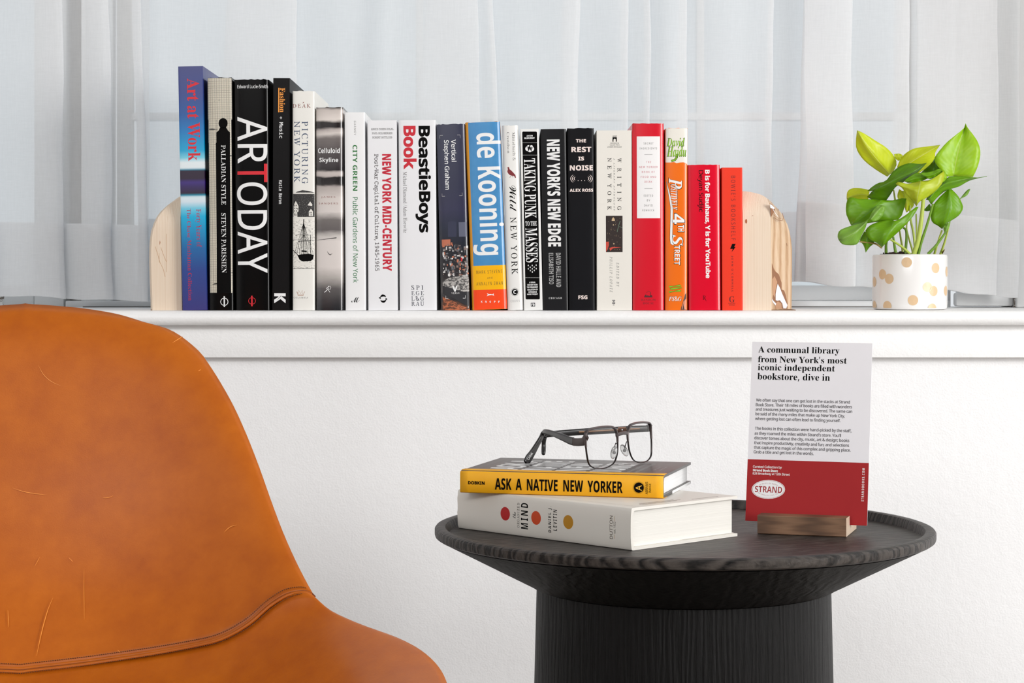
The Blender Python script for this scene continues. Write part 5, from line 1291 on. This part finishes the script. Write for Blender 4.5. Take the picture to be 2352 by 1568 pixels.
P(cf, 'oval_badge', CRI, card, [('e', 518, 578, 256, 141, .978), ('t', 'STRAND', 'b', 303, 622, 738, 537, 'h'), ('a', '18 MILES OF BOOKS', 'sw', 518, 582, 205, 100, 135, 45, 20), ('a', 'NEW YORK CITY \u00b7 EST. 1927', 'sw', 518, 574, 200, 100, -144, -38, 18)], ZD, 3)
P(cf, 'web_address', WH, card, [('t', 'STRANDBOOKS.COM', 'bw', 1995, 768, 2050, 243, 'u')], ZD, 2)

# ------------------------------------------------------------------ leather shell chair
def leather():
    k = NT('tan_leather'); v = k.obj()
    n1 = k.noise(v, 7, 3, .6); n2 = k.noise(v, 900, 2, .6); n3 = k.noise(v, 40, 5, .65)
    f = k.math('ADD', k.math('MULTIPLY', n1, .5), k.math('MULTIPLY', n3, .5))
    col = k.ramp(f, [(.3, C(162, 76, 0)), (.5, C(178, 90, 1)), (.72, C(192, 102, 8))])
    k.l(col, k.b.inputs['Base Color'])
    k.b.inputs['Roughness'].default_value = .43; k.b.inputs['Specular IOR Level'].default_value = .34
    k.bump(n2, .25, .00025); return k.m
LEA = leather()
YAW = math.radians(12); O_ = Vector((-.40, 1.66, 0))
AX = Vector((math.cos(YAW), math.sin(YAW), 0)); BX = Vector((math.sin(YAW), -math.cos(YAW), 0))
cmat = Matrix(((AX.x, BX.x, 0, O_.x), (AX.y, BX.y, 0, O_.y), (0, 0, 1, 0), (0, 0, 0, 1)))
# local axes: x lateral, y forward; (left-handed pair corrected by negating y in the matrix)
cmat = Matrix(((AX.x, -BX.x, 0, O_.x), (AX.y, -BX.y, 0, O_.y), (0, 0, 1, 0), (0, 0, 0, 1)))
chair = empty('shell_chair', mat=cmat); tag(chair, 'tan leather shell lounge chair with stitched seam, left foreground', 'chair')
def cl(px, py, f):
    kx = (px - CX) / F
    D = (f + O_.dot(BX)) / (kx * BX.x + BX.y)
    p = W(px, py, D); q = p - O_
    return (q.dot(AX), f, p.z)
CTAB = crom([(.40, .062), (.42, .040), (.446, .018), (.475, -.004), (.51, -.027), (.555, -.048), (.61, -.068), (.67, -.090), (.76, -.122), (.80, -.135)], 10)
def lerp_tab(z):
    for (a, fa_), (b_, fb_) in zip(CTAB, CTAB[1:]):
        if z <= b_: return fa_ + (fb_ - fa_) * (z - a) / (b_ - a)
    return CTAB[-1][1]
def back_depth(x, z):
    """how far forward the leather of the backrest lies"""
    fc = lerp_tab(z)
    t = min(max((.75 - z) / .30, 0), 1)
    return fc + (.055 + .075 * t) * (abs(x) / .25) ** (2.6 - .5 * t)
def onback(px, py):
    f = 0.0
    for _ in range(12):
        x, _f, z = cl(px, py, f); f = back_depth(x, z)
    return cl(px, py, f)
edge_px = [(330, 739), (396, 759.5), (453, 802), (481, 838), (510, 884), (538, 935), (566, 997), (595, 1071), (623, 1150), (651, 1224), (679.5, 1288), (706, 1340), (724, 1371)]
E1 = [onback(x, y) for x, y in edge_px]
seam_px = [(47, 1536), (192, 1516), (340, 1495), (453, 1475), (510, 1459), (566, 1427), (611, 1388), (651, 1363), (679, 1356), (708, 1358), (724, 1371)]
SM = [onback(x, y) for x, y in seam_px]
SM[0] = (0.0, SM[0][1], SM[0][2] + .001)
fW = E1[-1][1]
seat_px = [(764, 1405), (821, 1431), (906, 1461), (963, 1490), (1002, 1524), (1024, 1561), (1034, 1610), (1030, 1680)]
fS = [.014, .036, .072, .105, .140, .180, .230, .295]
E2 = [E1[-1]] + [cl(x, y, fW + f) for (x, y), f in zip(seat_px, fS)]
TOPR = [onback(x, y) for x, y in [(10, 696.5), (70, 698), (130, 702), (200, 709), (270, 721), (330, 739)]]
TOPR[0] = (0.0, back_depth(0, TOPR[0][2]), TOPR[0][2])
CB = [TOPR[0]] + [(0, back_depth(0, z), z) for z in (.69, .62, .55, .50)] + [SM[0]]
f0 = SM[0][1]
CS = [SM[0], (0, .08, .428), (0, .17, .420), (0, .28, .424), (0, .38, .436), (0, .47, .440)]
FR = [CS[-1], (.10, .468, .442), (.19, .455, .446), (.25, (.435 + E2[-1][1]) / 2, .452), E2[-1]]
OUTL = [(p[0], p[2]) for p in resample(TOPR, 30)] + [(p[0], p[2]) for p in resample(E1, 60)]
def edge_dist(x, z):
    best = 9
    for (ax, az), (bx_, bz) in zip(OUTL, OUTL[1:]):
        dx, dz = bx_ - ax, bz - az; L2 = dx * dx + dz * dz + 1e-12
        t = min(max(((x - ax) * dx + (z - az) * dz) / L2, 0), 1)
        best = min(best, math.hypot(x - ax - t * dx, z - az - t * dz))
    return best
def coons(T, Bt, L, Rg, nu, nv, bulge):
    """T top (u), Bt bottom (u), L left (v), Rg right (v)"""
    T, Bt = resample(T, nu), resample(Bt, nu); L, Rg = resample(L, nv), resample(Rg, nv)
    G = []
    for j in range(nv):
        v = j / (nv - 1); row = []
        for i in range(nu):
            u = i / (nu - 1)
            p = [(1 - v) * T[i][k] + v * Bt[i][k] + (1 - u) * L[j][k] + u * Rg[j][k] - ((1 - u) * (1 - v) * T[0][k] + u * (1 - v) * T[-1][k] + (1 - u) * v * Bt[0][k] + u * v * Bt[-1][k]) for k in range(3)]
            row.append(bulge(u, v, list(p)))
        G.append(row)
    return G
def bulge_back(u, v, p):
    # the depth follows the hollow; towards the outline the padding rolls over
    p[1] = back_depth(p[0], p[2]) + .014 * (1 - math.exp(-edge_dist(p[0], p[2]) / .014))
    return p
def bulge_seat(u, v, p):
    g = math.sin(math.pi * v) ** 1.2
    p[2] += g * (.010 * math.exp(-((u - .80) / .16) ** 2) * (1 - u ** 8) - .012 * math.sin(math.pi * u))
    k_ = max(0, 1 - v / .25)      # meets the padded lower edge of the back
    p[1] += .014 * (1 - math.exp(-(1 - u) / .06)) * k_ * k_
    return p
def shell(name, G, thick, mat=LEA):
    nu = len(G[0]); rows = []
    for r_ in G: rows.append([(-x, y, z) for x, y, z in r_[:0:-1]] + [tuple(q) for q in r_])
    w_ = len(rows[0]); vs = [(x, -y, z) for r_ in rows for x, y, z in r_]; fs = []
    for j in range(len(rows) - 1):
        for i in range(w_ - 1): fs.append((j * w_ + i, j * w_ + i + 1, (j + 1) * w_ + i + 1, (j + 1) * w_ + i))
    me = bpy.data.meshes.new(name); me.from_pydata(vs, [], fs); me.materials.append(mat)
    o = link(bpy.data.objects.new(name, me), chair)
    # front of the shell must carry the outward normal: towards +forward / up
    c = me.polygons[len(me.polygons) // 2]
    if c.normal.dot(Vector((0, -1, .6))) < 0:
        bm = bmesh.new(); bm.from_mesh(me); bmesh.ops.reverse_faces(bm, faces=bm.faces[:]); bm.to_mesh(me); bm.free()
    fin(me, 180)
    md = o.modifiers.new('thick', 'SOLIDIFY'); md.thickness = thick; md.offset = -1
    return o
NU = 42
GB = coons(TOPR, SM, CB, E1, NU, 46, lambda u, v, p: p)
for _ in range(160):      # even the net out so that it lies flat round the corner of the outline
    for j in range(1, 45):
        a_, m_, b_ = GB[j - 1], GB[j], GB[j + 1]
        for i in range(1, NU - 1):
            m_[i][0] = .25 * (a_[i][0] + b_[i][0] + m_[i - 1][0] + m_[i + 1][0])
            m_[i][2] = .25 * (a_[i][2] + b_[i][2] + m_[i - 1][2] + m_[i + 1][2])
for r_ in GB:
    for p_ in r_: bulge_back(0, 0, p_)
GS = coons(SM, FR, CS, E2, NU, 40, bulge_seat)
shell('backrest', GB, .022); shell('seat', GS, .022)
seam = [tuple(p) for p in GB[-1]]
full = [(-x, y, z) for x, y, z in seam[:0:-1]] + seam
toL = lambda p: Vector((p[0], -p[1], p[2]))
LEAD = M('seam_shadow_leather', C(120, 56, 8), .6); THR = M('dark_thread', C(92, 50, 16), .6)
def off(rowA, rowB, d):
    """points displaced from the seam into a panel by d"""
    out = []
    for a, b_ in zip(rowA, rowB):
        a, b_ = Vector(a), Vector(b_); t = (b_ - a).normalized(); out.append(tuple(a + t * d))
    return out
up_row, dn_row = GB[-3], GS[2]
for d, row in ((.0020, up_row), (.0016, dn_row)):
    lf = 0 if row is up_row else .0018
    pr_ = [(x, y + lf * math.sin(math.pi * min(1, abs(x) / .235) ** 1.6), z + lf * math.sin(math.pi * min(1, abs(x) / .235) ** 1.6)) for x, y, z in off(GB[-1], row, d)][:-1]; fl = [(-x, y, z) for x, y, z in pr_[:0:-1]] + pr_
    sweep('seam_welt', [toL(p) + Vector((0, -.0002, .0000)) for p in resample(fl, 120)], (.0013, .0009), LEA, chair, (0, -1, .6), 8)
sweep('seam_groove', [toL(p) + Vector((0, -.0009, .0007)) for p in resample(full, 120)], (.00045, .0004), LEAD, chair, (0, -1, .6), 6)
for d, row in ((.0052, up_row), (.0046, dn_row)):
    lf = 0 if row is up_row else .0018
    pr_ = [(x, y + lf * math.sin(math.pi * min(1, abs(x) / .235) ** 1.6), z + lf * math.sin(math.pi * min(1, abs(x) / .235) ** 1.6)) for x, y, z in off(GB[-1], row, d)][:-1]; fl = [(-x, y, z) for x, y, z in pr_[:0:-1]] + pr_
    q = [(x, y + .0007, z + .0007) for x, y, z in resample(fl, 560)]; bm = bmesh.new()
    for i in range(0, len(q) - 2, 2):
        a, b_ = toL(q[i]), toL(q[i + 1]); b_ = a + (b_ - a) * 1.25
        t = (b_ - a).normalized(); sd = t.cross(Vector((0, -1, .6))).normalized(); up = sd.cross(t).normalized()
        c8 = [bm.verts.new(p + sd * s1 * .00022 + up * s2) for p in (a, b_) for s1, s2 in ((-1, -.0002), (1, -.0002), (1, .0005), (-1, .0005))]
        for f in ((0, 1, 2, 3), (4, 5, 6, 7), (0, 1, 5, 4), (1, 2, 6, 5), (2, 3, 7, 6), (3, 0, 4, 7)): bm.faces.new([c8[i_] for i_ in f])
    o = bmobj('stitching', bm, THR, chair); o['kind'] = 'stuff'
SCR = M('scratched_leather', C(226, 140, 50), .5)
def scratch(pts, r=.0004):
    P3 = []
    for px, py in resample(pts, 10):
        x, f, z = onback(px, py)
        f = back_depth(x, z) + .014 * (1 - math.exp(-edge_dist(x, z) / .014))
        x, f, z = cl(px, py, f + .0001); P3.append(toL((x, f, z)))
    sweep('scratch', P3, [(.7 * r * math.sin(math.pi * (i + .7) / 10.4), .00004) for i in range(10)], SCR, chair, (0, -1, .2), 4)['kind'] = 'stuff'
for pts, r in (([(88, 838), (100, 860), (118, 876), (140, 886)], .0005), ([(84, 1506), (96, 1450), (110, 1400), (122, 1372)], .0007), ([(193, 1306), (193, 1360), (194, 1422)], .0004), ([(28, 1120), (60, 1130), (110, 1137)], .0006), ([(235, 1143), (250, 1142), (260, 1138)], .0006),
               ([(396, 787), (420, 772)], .0006), ([(515, 1222), (528, 1210), (544, 1205)], .0006), ([(158, 1280), (168, 1290)], .0005), ([(270, 1492), (277, 1499)], .0005), ([(455, 852), (462, 848)], .0005), ([(80, 1300), (92, 1278)], .0004), ([(18, 1400), (20, 1440)], .0006)):
    scratch(pts, r)
STL = M('dark_steel', C(40, 38, 38), .4, .8)
for sx in (-1, 1):
    for fy in (.02, .40):
        sweep('leg', [Vector((sx * .15, -(.20 + (fy - .2) * .5), .395)), Vector((sx * .20, -(fy + (.02 if fy > .2 else -.02)), .20)), Vector((sx * .25, -(fy + (.05 if fy > .2 else -.05)), 0.0))], [(.011, .011), (.010, .010), (.008, .008)], STL, chair, (0, 1, 0), 12)
box('under_frame', -.17, .17, -.32, -.08, .388, .402, STL, chair, .003)
for o in list(bpy.data.objects):
    if o.name.startswith('t.') or o.name == 't': bpy.data.objects.remove(o)
